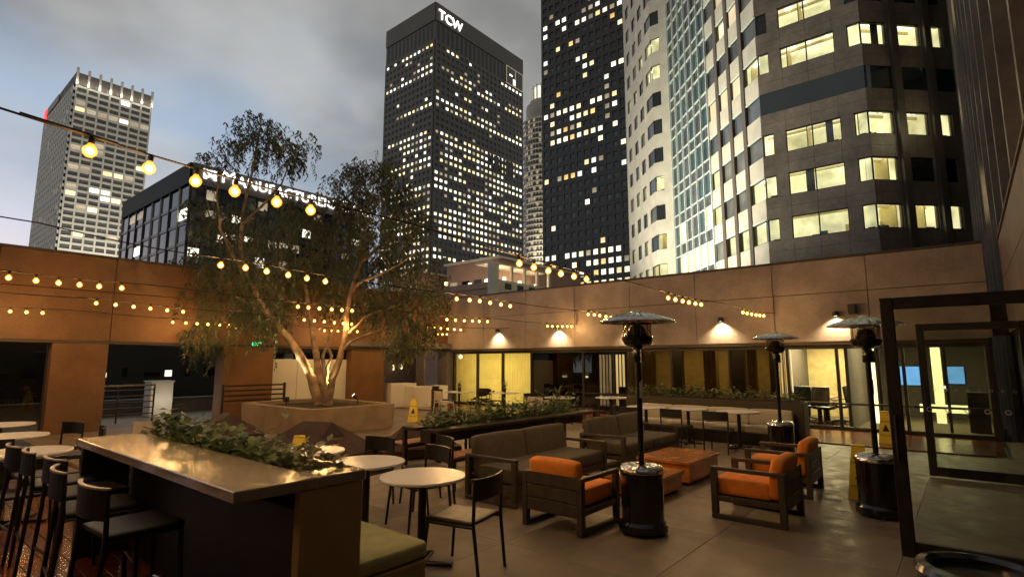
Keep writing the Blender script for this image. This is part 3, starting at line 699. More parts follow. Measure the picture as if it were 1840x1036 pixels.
pd.build('window_pane', 'pane_grey', ut, kind='stuff'); pl.build('window_pane', 'win_dim', ut, kind='stuff')
for r in range(34): MB().lathe([(18.0, 0), (18.45, 0), (18.45, 0.7), (18.0, 0.7)], 48, (0, 0, shz - r * 4.4 - 1.0)).build('cornice', 'tower_pale', ut)
lamp('SPOT', (c0.x + 26, c0.y - 34, 30), 500000, (1, 0.9, 0.7), None, 3, (c0.x, c0.y, 190), 60, .8, name='facade_fill')
# ---- black tower
bt = thing('office_tower', 'black tower rising out of frame right of the round tower', 'tower')
qx0, qx1, qy, zt = -118.1, -76.6, 167.0, 215.0
prism_of(bt, 'core', [(qx0, qy), (qx1, qy), (qx1, qy + 30), (qx0, qy + 30)], -30, zt, 'tower_black')
f1, f2 = Face((qx0, qy), (qx1, qy)), Face((qx1, qy), (qx1, qy + 30)); P = Panes(bt); g = MB(); rb = random.Random(5)
prow = {}
for k in range(45): prow[k] = 0.05
for k, p in {0: .8, 1: .8, 2: .7, 3: .6, 4: .5, 5: .35, 9: .12, 11: .12, 13: .2, 15: .12, 17: .3, 18: .35, 19: .3, 20: .3, 23: .25, 25: .12, 27: .2, 29: .35, 30: .35, 31: .15, 33: .25, 36: .2, 37: .25, 38: .4, 39: .3}.items(): prow[k] = p
st = {}
def blit(r, c):
    p = prow.get(r, .1)
    if r < 5 and c > 6: p = 0.97
    if st.get((r, c - 1)) and r >= 5: p = min(.9, p * 2.4)
    v = rb.random() < p; st[(r, c)] = v
    if v: return rb.choice(('win_bright', 'win_bright', 'win_warm', 'win_white', 'win_amber', 'win_cool', 'win_dim'))
    return 'pane_slate' if rb.random() < 0.25 else ('win_dim' if rb.random() < 0.05 else None)
grid_face(P, g, f1, 12, 22.0, 45, 4.2, 0.64, 0.5, blit, proud=0.35, single=lambda m: m.startswith('win'), margin=0.5)
st = {}
grid_face(P, g, f2, 9, 22.0, 45, 4.2, 0.72, 0.6, blit, proud=0.35, margin=0.5)
g.build('facade_grid', 'tower_black', bt); P.done()
# ---- terrace house in the middle distance
cn = at_depth(885, 498, 78); th = thing('terrace_building', 'pink stucco building with a lit roof terrace and white parapet below the dark towers', 'building', (cn.x, cn.y, 0))
z = cn.z
MB().box(-26, 0, 0, 40, -30, z - 1.5).build('wall', 'pink_stucco', th)
MB().box(-26, -0.05, -0.15, 0.15, z - 1.5, z - 0.6).build('parapet', 'pink_stucco', th)
MB().box(0.02, 0.3, 1.2, 15, z - 2.0, z - 0.2).build('parapet', 'white_stucco', th)
for k in range(3): MB().box(0.3, 0.34, 2.4 + k * 2.9, 3.9 + k * 2.9, z - 1.5, z - 0.6).build('parapet_opening', 'trim_black', th)
MB().box(-0.7, 0.45, -0.3, 0.9, z - 6, z + 2.3).build('corner_pier', 'white_stucco', th)
MB().box(-16, -4, 6, 30, z - 1.5, z + 4.2).build('upper_storey', 'pink_stucco', th); MB().box(-16.4, -3.6, 5.6, 30.4, z + 4.2, z + 4.6).build('cornice', 'white_stucco', th)
MB().box(-26, -19, 2, 24, z - 1.5, z + 3.0).build('upper_storey', 'pink_stucco', th); MB().box(-26.4, -18.6, 1.6, 24.4, z + 3.0, z + 3.3).build('cornice', 'white_stucco', th)
MB().box(-3.9, -0.6, 0.4, 14, z + 2.3, z + 2.6).build('pergola_beam', 'white_stucco', th)
for k in range(4): MB().box(-0.6, -0.2, 4.6 + k * 3.2, 5.0 + k * 3.2, z - 1.5, z + 2.3).build('pergola_post', 'white_stucco', th)
for k in range(9): MB().box(0.1, 0.18, 15 + k * 1.6, 15.08 + k * 1.6, z - 2, z - 0.3).build('rail_post', 'white_stucco', th)
MB().box(0.1, 0.18, 15.0, 28, z - 0.35, z - 0.25).build('hand_rail', 'white_stucco', th)
for p in ((-2.0, 0.9, z - 0.3), (-6, 1.5, z - 0.4), (-2.2, 5.2, z + 0.6), (-2.2, 9, z + 0.4), (-22, 1.0, z + 0.3), (-11, 1.2, z + 0.2), (-2, 13, z + .3)):
    MB().lathe([(0, -0.35), (0.3, -0.25), (0.3, 0.25), (0, 0.35)], 8, p).build('terrace_lamp', 'win_bright', th)
    lamp('POINT', Vector(p) + Vector((0.3, -0.8, 0.4)), 90, (1, 0.8, 0.5), th, 0.3, name='terrace_light')
for k in range(3): MB().box(-21.5 + k * 5, -20 + k * 5, -0.05, 0, z - 5, z - 3.4).build('window_pane', 'win_warm' if k == 0 else 'pane_dark', th)
for k in range(3): MB().box(0, 0.04, 3 + k * 4, 4.6 + k * 4, z - 4.8, z - 3.2).build('window_pane', 'pane_dark', th)
for k in range(4): MB().box(-15 + k * 2.8, -13.4 + k * 2.8, 5.9, 6, z - 1, z + 1.2).build('window_pane', ('win_dim', 'pane_dark', 'pane_dark', 'win_warm')[k], th)
# ---- big office building beyond the facade (stone bays, blue glass strip, brown granite corner)
ob = thing('office_building', 'large chamfered office building with lit rooms and a blue glass strip at the right', 'building')
V = [(-22.5, 60.4), (-13.9, 51.82), (-11.3, 51.82), (3.92, 36.6), (12.41, 36.6), (18.3, 42.49), (18.62, -6)]
FH = 4.07; ZS = 12.75; K0, K1 = -1, 15
inner = [(-22.5 + 1.3, 62.4), (-13.5, 54.8), (-10.9, 54.8), (5.2, 39.7), (11.2, 39.7), (17.6, 46.1), (18.9, 46.1), (19.2, -6), (30, -6), (30, 75), (-22, 75)]
prism_of(ob, 'core', inner, -30, 76, 'trim_black')
ro = random.Random(21)
def sill(k): return ZS + FH * k
def lit_room(f, s0, s1, z0, z1, deep=2.6):
    "a lit office seen through the glass: walls, ceiling, ceiling lamp and desk"
    e0, e1 = max(s0 - .4, min(deep * .42, s0 + .1) if s0 < 1 else 0), min(s1 + .4, max(f.len - deep * .42, s1 - .1) if s1 > f.len - 1 else f.len); e0 = max(e0, 0.05); e1 = min(e1, f.len - 0.05)
    w = MB(); f.rect(w, e0, e1, -deep, z0 - 0.7, z1 + 0.35)
    for s in (e0, e1): w._add([f.M @ Vector(p) for p in ((s, -0.3, z0 - .7), (s, -deep, z0 - .7), (s, -deep, z1 + .35), (s, -0.3, z1 + .35))], ((0, 1, 2, 3),))
    w.build('room_wall', 'room_wall', ob)
    c = MB(); c._add([f.M @ Vector(p) for p in ((e0, -0.3, z1 + .35), (e1, -0.3, z1 + .35), (e1, -deep, z1 + .35), (e0, -deep, z1 + .35))], ((0, 1, 2, 3),)); c.build('room_ceiling', 'room_ceiling', ob)
    nlp = 1 if s1 - s0 < 1.6 else 3; row = ro.choice((-.75, -1.1))
    for q in range(nlp):
        l = MB(); sc = s0 + (s1 - s0) * ((q + .5) / nlp) + ro.uniform(-.12, .12); hw = ro.choice((.12, .3, .42)); f.box(l, max(e0, sc - hw), min(e1, sc + hw), row - .3, row, z1 + .27, z1 + .33); l.build('ceiling_lamp', 'ceiling_panel', ob)
    bm = MB(); f.box(bm, e0, e1, -1.75, -1.6, z1 + .12, z1 + .34); bm.build('ceiling_beam', 'wall_cream', ob)
    if ro.random() < .6: pt = MB(); a = ro.uniform(e0 + .2, e1 - .2); f.box(pt, a - .04, a + .04, -deep, -.8, z0 - .7, z1 + .3); pt.build('partition', 'wall_cream', ob)
    if ro.random() < .45 and s1 - s0 > 1.5:
        bl = MB(); a = ro.uniform(s0, s1 - .8); f.box(bl, a, a + ro.uniform(.5, .9), -0.5, -0.46, z0 - .3, z1 + .3); bl.build('blind', 'pane_grey' if ro.random() < .5 else 'wall_cream', ob)
    if ro.random() < .7:
        cb = MB(); a = ro.uniform(e0 + .1, max(e0 + .2, e1 - 1.0)); f.box(cb, a, min(e1, a + .9), -deep + .05, -deep + .4, z0 - .7, z0 + ro.uniform(.5, 1.3)); cb.build('cabinet', 'wall_cream', ob)
    dk = MB(); sc = ro.uniform(s0 + .3, s1 - .3); f.box(dk, sc - .4, sc + .4, -0.9, -0.5, z0 - .6, z0 + ro.uniform(.1, .35)); f.box(dk, sc + .2, sc + .7, -1.6, -1.2, z0 - .6, z0 + ro.uniform(.2, .6)); dk.build('desk', 'pane_grey', ob)
def ob_window(f, s0, s1, k, m, frame='trim_black', split=None, h=2.05, single=True):
    z0 = sill(k); z1 = z0 + h
    fm = MB()
    for a in ((s0, s1, z0, z0 + .07), (s0, s1, z1 - .07, z1), (s0, s0 + .07, z0 + .07, z1 - .07), (s1 - .07, s1, z0 + .07, z1 - .07)): f.box(fm, a[0], a[1], -0.22, -0.1, a[2], a[3])
    if split: f.box(fm, split - .05, split + .05, -0.22, -0.1, z0 + .07, z1 - .07)
    fo = fm.build('window', frame, ob)
    g = MB(); f.box(g, s0 + .07, s1 - .07, -0.19, -0.17, z0 + .07, z1 - .07)
    if m == 'room': g.build('pane', 'clear_glass', fo); lit_room(f, s0, s1, z0, z1)
    else: g.build('pane', m, fo)
fd1, fd2, fd3 = Face(V[3], V[4]), Face(V[4], V[5]), Face((18.62, 42.4), (18.62, -6))
fc, fa1, fa2 = Face(V[2], V[3]), Face(V[1], V[2]), Face(V[0], V[1])
W1 = [(0.05, 1.04, None), (2.05, 6.47, 4.22), (7.46, 8.44, None)]
W2 = [(0.05, 2.35, None), (3.29, 5.54, None), (6.45, 7.7, None)]
def brown_face(f, wins, seed):
    for k in range(K0, K1):
        z0 = sill(k); z1 = z0 + 2.05; b = MB(); f.box(b, 0.0, f.len, -0.45, -0.03, z1 - FH, z0); b.build('spandrel', 'trim_black', ob)
        npn = 4; hh = (z0 - (z1 - FH)) / 2
        for q in range(npn):
            for w_ in range(2):
                b = MB(); f.box(b, f.len * q / npn + .012, f.len * (q + 1) / npn - .012, -0.029, 0.0, z1 - FH + hh * w_ + .012, z1 - FH + hh * (w_ + 1) - .012); b.build('panel', 'granite_dark', ob)
        s = 0.0; b = MB()
        for a, e, sp in wins + [(f.len, f.len, None)]:
            if a - s > 0.06: b = MB(); f.box(b, s, a, -0.45, -0.002, z0 + 0.001, z1 - 0.001); b.build('pier', 'granite_dark', ob)
            s = e
        for i, (a, e, sp) in enumerate(wins):
            litk = k in (0, 1, 2, 4) or (k > 5 and ro.random() < .5)
            if k == 1 and f is fd2 and i >= 1: litk = False
            if k == 5: litk = (f is fd1 and i == 1)
            ob_window(f, a, e, k, 'room' if litk else ('pane_teal' if k == 3 else 'pane_dark'), split=sp)
        if k == 3 or k == 5:
            b = MB(); f.box(b, 0.02, f.len - 0.02, -0.1, 0.012, z0 + 0.002, z1 - 0.002)
            if k == 3: b.build('glass_band', 'pane_teal', ob)
brown_face(fd1, W1, 1); brown_face(fd2, W2, 2)
for s0, s1 in ((2.5, 3.14), (5.69, 6.3)):
    b = MB(); fd2.box(b, s0, s1, 0.0, 0.35, 6, 74); b.build('pier_fin', 'fin_dark', ob)
# chamfer with light stone spandrels, dark fins and the glass strip
TOT = fc.len; gb1 = TOT - 10.5     # glass strip from 0.. gb1
bays = [(gb1 + .05, gb1 + 2.9), (gb1 + 3.6, gb1 + 6.0), (gb1 + 6.7, gb1 + 8.6), (gb1 + 9.2, TOT - 0.02)]
bays = [(gb1 + .05, gb1 + 2.1), (gb1 + 2.7, gb1 + 4.75), (gb1 + 5.35, gb1 + 7.4), (gb1 + 8.0, TOT - 0.02)]
for i in range(3):
    b = MB(); fc.box(b, bays[i][1] + .0, bays[i + 1][0], -0.4, 0.12, 4, 76); b.build('pier_fin', 'fin_dark', ob)
for k in range(K0, K1):
    z0, z1 = sill(k), sill(k) + 2.05
    for i, (a, e) in enumerate(bays):
        b = MB(); fc.box(b, a + .01, e - .01, -0.45, 0.0, z1 - FH, z0); b.build('spandrel', 'stone_light', ob)
        b = MB(); fc.box(b, a + .01, e - .01, -0.1, 0.05, z1 - FH - 0.01, z1 - FH + 0.10); b.build('sill_trim', 'mullion_white', ob)
        if k in (3, 5): m = 'pane_slate'
        elif k == 0: m = 'room' if i > 0 else 'pane_grey'
        elif k in (1, 2): m = 'room' if (i == 3 and k == 1) or (i == 0) else 'pane_grey'
        elif k == 4: m = 'room' if i == 3 else 'win_dim'
        else: m = ro.choice(('room', 'pane_grey', 'win_dim', 'pane_slate'))
        ob_window(fc, a + .01, e - .01, k, m)
nb = 6
for k in range(K0, K1):
    z0, z1 = sill(k), sill(k) + 2.6
    b = MB(); fc.box(b, 0, gb1 - .02, -0.4, -0.08, z1 - FH, z0); b.build('spandrel', 'pane_slate', ob)
    b = MB(); fc.box(b, 0, gb1 - .02, -0.1, 0.06, z1 - .06, z1 + .06); fc.box(b, 0, gb1 - .02, -0.1, 0.06, z0 - .06, z0 + .06); b.build('transom', 'mullion_white', ob)
    for c in range(nb):
        a = gb1 * c / nb; e = gb1 * (c + 1) / nb
        b = MB(); fc.box(b, a + .05, e - .05, -0.35, -0.12, z0 + .06, z1 - .06); b.build('window_pane', 'win_warm' if k in (0, 1) and c > 0 and ro.random() < .8 else ('pane_blue' if ro.random() < .6 else 'pane_slate'), ob)
for c in range(nb + 1):
    b = MB(); s = min(gb1 - .02, gb1 * c / nb); fc.box(b, s - .06, s + .06, -0.1, 0.16, 4, 76); b.build('mullion', 'mullion_white', ob)
# stone bay at the far end
for k in range(K0, K1):
    z0, z1 = sill(k), sill(k) + 2.1
    for f in (fa1, fa2):
        b = MB(); f.box(b, 0, f.len, -0.5, 0.0, z1 - FH, z0); b.build('spandrel', 'stone_light', ob)
    b = MB(); fa1.box(b, 1.35, fa1.len, -0.5, -0.002, z0 + .001, z1 - .001); b.build('pier', 'stone_light', ob)
    l = k in (0, 1, 7) or ro.random() < .3
    ob_window(fa1, 0.03, 1.35, k, 'room' if l else 'pane_dark', h=2.1)
    ws = [(fa2.len - 2.3, fa2.len - .03), (fa2.len - 5.2, fa2.len - 3.5), (fa2.len - 8.0, fa2.len - 6.4), (fa2.len - 11, fa2.len - 9.4)]
    s = fa2.len; b = MB()
    for a, e in ws:
        if s - e > .06: b = MB(); fa2.box(b, e, s, -0.5, -0.002, z0 + .001, z1 - .001); b.build('pier', 'stone_light', ob)
        s = a
    b = MB(); fa2.box(b, 0, s, -0.5, -0.002, z0 + .001, z1 - .001); b.build('pier', 'stone_light', ob)
    for a, e in ws: ob_window(fa2, a, e, k, 'room' if l and ro.random() < .7 else ro.choice(('pane_dark', 'pane_slate', 'pane_grey')), h=2.1)
# dark finned flank coming towards the courtyard
for k in range(K0, K1):
    z0, z1 = sill(k), sill(k) + 2.3
    b = MB(); fd3.box(b, 0, fd3.len, -0.5, -0.05, z1 - FH, z0); b.build('spandrel', 'granite_dark', ob)
    for c in range(12):
        a = fd3.len * c / 12
        m = 'win_bright' if ro.random() < .09 else ('win_dim' if ro.random() < .05 else 'pane_dark')
        b = MB(); fd3.box(b, a + .2, a + fd3.len / 12 - .2, -0.3, -0.15, z0 + .02, z1 - .02); b.build('window_pane', m, ob)
for c in range(25):
    b = MB(); s = fd3.len * c / 24; fd3.box(b, max(0, s - .16), min(fd3.len, s + .16), -0.3, 0.28 if c % 2 == 0 else .1, -2, 76); b.build('fin', 'granite_dark' if c % 2 == 0 else 'steel', ob)
# street floods that wash the stone bays from below
lamp('SPOT', (-26, 24, 2), 60000, (1, 0.93, 0.70), ob, 1.5, (-8, 50, 26), 70, 0.9, name='stone_flood')
lamp('SPOT', (-16, 27, 2), 22000, (1, 0.93, 0.70), ob, 1.5, (0, 42, 22), 70, 0.9, name='stone_flood')
# ---- dark block across the street seen through the open bay of the left wall
db = thing('street_block', 'dark building with scattered lit windows seen through the open bay in the left wall', 'building', (-34, 0, 0))
MB().box(-10, 0, -30, 6, -30, 7.0).build('wall', 'tower_black', db)
f = Face((0, -30), (0, 6)); P = Panes(db)
for r in range(6):
    for c in range(24):
        m = ro.choice(('win_white', 'win_warm', 'win_dim')) if ro.random() < .34 else 'pane_dark'
        z0 = -11 + r * 2.9; jx = ro.choice((.35, .5, .8, 1.1)); P.add(f, .3 + c * 1.5, .3 + jx + c * 1.5, 0.01, z0, z0 + ro.choice((.35, .5, .7)), m, True)
P.done()
wb = thing('white_kiosk', 'pale lit box standing outside the open bay left of the tree', 'kiosk', (-3.2, -9.75, 0))
MB().cbox(-0.3, 0.3, -0.35, 0.3, 0.0, 1.1, 0.02).build('body', 'white_panel', wb); MB().cbox(-0.33, 0.33, -0.38, 0.33, 1.102, 1.14, 0.01).build('lid', 'white_panel', wb)
lamp('POINT', (0.9, 0.1, 0.5), 4, (1, 0.9, 0.7), wb, 0.1, name='kiosk_light')
ts = thing('terrace_slab_wall', 'low grey wall outside the open bay of the left courtyard wall', 'wall', (-4.6, -13, 0)); MB().cbox(-0.2, 0.2, -4, 5.5, -0.4, 0.45, 0.02).build('body', 'wall_grey', ts); MB().cbox(-0.24, 0.24, -4, 5.5, 0.452, 0.5, 0.01).build('cap', 'wall_grey', ts)
rl = thing('terrace_railing', 'dark metal railing outside the open bay in the left wall', 'railing', (-1.6, -11.6, 0))
for z in (0.25, 0.42, 0.59, 0.76, 0.93): MB().tube([(0, -0.6, z), (0, 1.2, z)], 0.016, 6).build('rail', 'metal_dark', rl)
MB().cbox(-0.03, 0.03, -0.62, 1.22, 1.04, 1.09, 0.004).build('top_rail', 'steel', rl)
for y in (-0.6, 0.3, 1.2): MB().cbox(-0.02, 0.02, y - 0.02, y + 0.02, 0.0, 1.04, 0.003).build('post', 'metal_dark', rl)

# ---- unseen block behind the viewer, added to darken reflections and cut sky light
sb = thing('unseen_blocker', 'unseen dark granite block added behind the viewer to darken glass reflections', 'building', (8, -26, 0))
MB().box(-14, 16, -12, 0, -30, 24).build('wall', 'granite_dark', sb)
for k in range(5): MB().box(-12, 15, 0.001, 0.08, 4.4 + k * 4, 6.2 + k * 4).build('window_band', 'pane_dark', sb)
# ================================================================ string lights
bg_m = MB().lathe([(0.0, -0.088), (0.018, -0.083), (0.034, -0.066), (0.040, -0.047), (0.035, -0.028), (0.020, -0.011), (0.013, 0.004)], 12).mesh('bulb', 'bulb_glass', True)
bf_m = MB().lathe([(0.0, -0.074), (0.017, -0.064), (0.025, -0.047), (0.017, -0.03), (0.0, -0.02)], 8).mesh('filament', 'filament', True)
bs_m = MB().lathe([(0.0, 0.0), (0.016, 0.002), (0.018, 0.03), (0.012, 0.042), (0.0, 0.044)], 10).mesh('socket', 'cable', True)
STR = [(13.1, [(-19.4, -17.9), (-15.4, -13.96), (-11.28, -9.78), (-7.07, -5.48), (-2.84, -1.13)], 'nearest string of globe bulbs, passing over the bar table and ending by the rightmost heaters', [(0.0, 3.03), (-4.2, 2.96), (-8.5, 2.94), (-13.0, 3.0), (-16.2, 3.1), (-20.0, 3.25)]),
       (9.9, [(-17.6, -16.1), (-13.35, -11.85), (-9.15, -7.6), (-4.6, -3.15)], 'second nearest string of globe bulbs, crossing in front of the tree crown', [(0.0, 3.05), (-4.2, 2.97), (-8.5, 2.95), (-13.0, 3.0), (-15.2, 3.1), (-20.0, 3.2)]),
       (6.6, [(-14.9, -13.55), (-10.5, -9.2), (-6.3, -4.7), (-1.8, -0.35)], 'middle string of globe bulbs, crossing behind the trunks at mid height', [(0.0, 3.03), (-4.2, 2.95), (-8.5, 2.93), (-13.0, 2.98), (-16.2, 3.05), (-20.0, 3.1)]),
       (3.5, [(-17.2, -15.8), (-13.15, -11.56), (-8.6, -7.1), (-4.23, -2.69)], 'string of globe bulbs second nearest to the left wall', [(0.0, 3.0), (-4.2, 2.92), (-8.5, 2.9), (-13.0, 2.97), (-16.2, 3.05), (-20.0, 3.1)]),
       (1.0, [(-14.9, -13.6), (-10.9, -9.45), (-6.45, -5.2), (-2.2, -1.0)], 'string of globe bulbs hanging closest to the left wall', [(0.0, 2.95), (-4.2, 2.86), (-8.5, 2.84), (-13.0, 2.9), (-16.2, 2.97), (-20.0, 3.0)])]
def interp(prof, y):
    for (y0, z0), (y1, z1) in zip(prof, prof[1:]):
        if y1 <= y <= y0:
            t = (y - y0) / (y1 - y0); return z0 + (z1 - z0) * t - 0.05 * math.sin(math.pi * t)
    return prof[-1][1]
for sx, clusters, lab, prof in STR:
    t = thing('string_light', lab, 'string lights', (sx, 0, 0), 0, 'strings of bulbs over the courtyard')
    n = 70; MB().tube([(0, -20.0 * i / n, interp(prof, -20.0 * i / n) + 0.045) for i in range(n + 1)], 0.0075, 6).build('cable', 'cable', t)
    for y0, y1 in clusters:
        for k in range(6):
            y = y0 + (y1 - y0) * k / 5 + rnd.uniform(-.02, .02); z = interp(prof, y)
            b = mk('bulb', bg_m, t, (0, y, z), (rnd.uniform(-.1, .1), rnd.uniform(-.1, .1), 0)); mk('filament', bf_m, b); mk('socket', bs_m, b)
            l = lamp('POINT', (0, y, z - 0.12), 5.6, (1.0, 0.56, 0.20), t, 0.03, name='bulb_light')
        MB().tube([(0, y0 + .12, interp(prof, y0 + .12) + 0.05), (0, y0 - .35, interp(prof, y0 - .35) + 0.05)], 0.013, 6).build('plug', 'cable', t)
# ================================================================ tree in its stone planter
pl = thing('tree_planter', 'low stone planter around the base of the tree', 'planter', (0, 0, 0))
po = [(1.3, -9.0), (1.7, -9.3), (4.95, -9.3), (5.1, -9.15), (5.1, -6.8), (4.9, -6.6), (1.5, -6.4), (1.3, -6.6)]
pin = [(1.6, -8.9), (1.85, -9.05), (4.85, -9.05), (4.92, -8.95), (4.85, -6.95), (4.75, -6.85), (1.7, -6.7), (1.6, -6.8)]
mb = MB(); n = 8
ob_ = [(x * .985 + .05, y * .985 - .12) for x, y in po]
vs = [(x, y, 0.004) for x, y in ob_] + [(x, y, .62) for x, y in po] + [(x, y, .62) for x, y in pin] + [(x, y, .5) for x, y in pin]
fs = [(r * n + i, r * n + (i + 1) % n, (r + 1) * n + (i + 1) % n, (r + 1) * n + i) for r in range(3) for i in range(n)]
mb._add(vs, fs); mb.build('wall', 'planter_stone', pl)
MB().prism(pin, 0.3, 0.53).build('soil', 'soil', pl)
tr = thing('tree', 'tall multi trunked weeping tree growing from the stone planter', 'tree', (0, 0, 0))
TD = 15.6
def TP(px, py, dd=0.0): return at_depth(px, py, TD + dd)
limbs = [([(573, 726, 0), (560, 680, -.1), (546, 648, -.25), (532, 625, -.4), (505, 592, -.6), (470, 548, -.8), (446, 500, -.9), (432, 440, -.8), (438, 380, -.6), (452, 310, -.4), (466, 240, -.2), (470, 205, 0)], .15, .015),
         ([(579, 726, .1), (572, 670, .2), (566, 620, .4), (556, 560, .6), (548, 510, .7), (560, 470, .8), (590, 436, .9), (604, 380, .9), (612, 330, .9)], .125, .012),
         ([(588, 726, 0), (598, 680, 0), (612, 640, .1), (620, 600, .1), (622, 568, .1), (631, 524, .1), (646, 478, .2), (657, 440, .3), (664, 390, .3), (655, 330, .3), (648, 290, .2)], .13, .012),
         ([(583, 726, .1), (581, 680, .3), (580, 640, .5), (592, 606, .6), (605, 584, .7), (628, 552, .8)], .075, .02),
         ([(584, 726, -.1), (587, 690, -.3), (588, 660, -.4), (596, 640, -.5), (583, 610, -.6), (574, 590, -.7)], .065, .02),
         ([(616, 628, .1), (634, 612, -.2), (655, 602, -.4), (684, 592, -.6), (705, 596, -.7)], .055, .012),
         ([(620, 606, .1), (640, 585, .3), (660, 566, .5), (690, 556, .7), (735, 540, .8)], .05, .012),
         ([(633, 520, .1), (650, 506, -.2), (680, 494, -.4), (716, 476, -.6), (745, 455, -.7)], .06, .012),
         ([(650, 470, .2), (680, 446, .3), (712, 420, .5), (735, 372, .7), (722, 330, .8)], .06, .012),
         ([(470, 548, -.8), (440, 540, -.7), (400, 520, -.6), (372, 530, -.6)], .05, .012),
         ([(505, 592, -.6), (478, 580, -.3), (448, 560, .2), (420, 556, .5)], .05, .012),
         ([(446, 500, -.9), (420, 460, -1.3), (396, 410, -1.5), (390, 350, -1.5), (400, 290, -1.3)], .06, .012),
         ([(438, 400, -.7), (470, 372, -.3), (506, 330, 0), (528, 270, .2)], .055, .012),
         ([(556, 560, .6), (530, 520, 1.2), (500, 480, 1.5), (490, 420, 1.6)], .06, .012)]
trk = MB()
for pts, r0, r1 in limbs:
    P3 = [TP(*p) for p in pts]; fine = []
    for i in range(len(P3) - 1):
        for q in range(3): fine.append(P3[i].lerp(P3[i + 1], q / 3) + Vector((rnd.uniform(-.02, .02), rnd.uniform(-.02, .02), 0)))
    fine.append(P3[-1]); m = len(fine)
    trk.tube(fine, [(r0 + (r1 - r0) * (i / (m - 1)) ** 0.75) * (1 + rnd.uniform(-.09, .09)) for i in range(m)], 9)
trk.build('trunk', 'bark', tr, smooth=60)
lobes = [(465, 228, .55, .1), (430, 250, .5, .5), (500, 250, .5, -.3), (395, 285, .5, .1), (462, 262, .7, 0), (540, 262, .42, -.4), (525, 285, .4, .2), (535, 375, .7, .4),
         (392, 395, .7, -.3), (445, 420, .95, .4), (505, 440, .95, -.5), (645, 305, .5, .2), (622, 345, .6, -.2), (690, 300, .45, .3), (668, 350, .75, .1), (720, 350, .5, .3), (640, 400, .9, .4), (700, 405, .8, -.3), (752, 400, .45, .2), (580, 420, .8, 0),
         (375, 470, .7, .2), (420, 490, .95, -.6), (480, 510, .95, .3), (560, 490, .8, .6), (620, 470, .7, .7), (690, 470, .85, .4), (745, 470, .7, .1), (770, 520, .6, .3),
         (360, 540, .65, .2), (400, 555, .75, .7), (350, 590, .45, 0), (455, 560, .7, -.8), (700, 540, .8, .5), (735, 570, .6, -.2), (660, 545, .6, .9), (760, 590, .4, .3), (380, 610, .45, .4), (715, 615, .42, .2), (500, 560, .5, 1.1), (610, 530, .55, 1.1)]
lf = MB(); tw = MB(); rl_ = random.Random(99); sticks = []
for px, py, rad, dd in lobes:
    c = TP(px, py, dd * 1.6); nt_ = int((135 * rad + 50 * rad * rad) * (0.55 if 225 < py < 370 and px < 560 else (0.56 if py > 430 else 0.8)))
    for q in range(nt_):
        v = Vector((rl_.gauss(0, .5), rl_.gauss(0, .5), rl_.gauss(0, .42)));
        if v.length > 1.15: v *= 1.15 / v.length
        p = c + v * rad * 1.15; a = rl_.uniform(0, 6.283); out = Vector((math.cos(a), math.sin(a), 0)); Ltw = rl_.uniform(.25, .7) * (1.25 if py > 440 else 0.85)
        nl = int(Ltw * 34); pts = []
        for i in range(nl):
            tt_ = i / nl; s = p + out * (.28 * math.sin(tt_ * 1.5)) * Ltw + Vector((0, 0, .10 * Ltw * math.sin(tt_ * 3.1) - Ltw * tt_ ** 1.4)); pts.append(s)
            ln = rl_.uniform(.09, .19); w = rl_.uniform(.012, .024); b = rl_.uniform(0, 6.283)
            d = Vector((math.cos(b) * .55, math.sin(b) * .55, -rl_.uniform(.35, 1.1))).normalized(); sd = d.cross(Vector((math.cos(b + 1.2), math.sin(b + 1.2), .3))).normalized() * w
            lf._add((s, s + d * ln * .5 + sd, s + d * ln, s + d * ln * .5 - sd), ((0, 1, 2, 3),))
        if q % 3 == 0 and len(pts) > 3: tw.tube([pts[0], pts[len(pts) // 2], pts[-1]], .004, 3, False)
lf.build('crown', 'leaf', tr); tw.build('twigs', 'bark', tr, kind='stuff')
ul = thing('tree_uplight', 'small spotlight on the planter rim aimed at the trunks', 'spotlight', tuple(at_z(642, 722, .64)))
MB().tube([(0, 0, -.05), (0, 0, .08)], .015, 6).build('stake', 'metal_dark', ul)
aim = Vector((-1.2, -.9, 1.2)).normalized()
MB().tube([(0, 0, .1), tuple(Vector((0, 0, .1)) + aim * .14)], [.035, .055], 10).build('housing', 'metal_dark', ul)
MB().tube([tuple(Vector((0, 0, .1)) + aim * .141), tuple(Vector((0, 0, .1)) + aim * .15)], .048, 10).build('lens', 'lamp_white', ul)
q0 = Vector(ul.location) + Vector((0, 0, .1)) + aim * .17
lamp('SPOT', q0, 420, (1, .74, .28), None, .04, TP(520, 610, -.4), 40, .8, name='tree_spot')
ul2 = thing('tree_uplight', 'dark spotlight in the planter soil left of the trunks', 'spotlight', tuple(at_z(514, 727, .56)))
MB().tube([(0, 0, -.05), (0, 0, .1)], .02, 6).build('stake', 'metal_dark', ul2); MB().cbox(-.06, .06, -.06, .06, .08, .22, .01).build('housing', 'metal_dark', ul2)
lamp('SPOT', Vector(ul2.location) + Vector((.1, -.1, .3)), 200, (1, .8, .45), None, .04, TP(632, 500, 0), 40, .8, name='tree_spot')
# slatted guard left of the planter
sg = thing('slatted_screen', 'dark slatted metal screen behind the left end of the tree planter', 'screen', (0.95, -9.5, 0))
for y in (0, 1.8): MB().cbox(-.03, .03, y - .03, y + .03, 0, 1.12, .004).build('post', 'metal_brown', sg)
for z in (.62, .76, .9, 1.04): MB().cbox(-.02, .02, .031, 1.769, z, z + .045, .004).build('slat', 'metal_brown', sg)
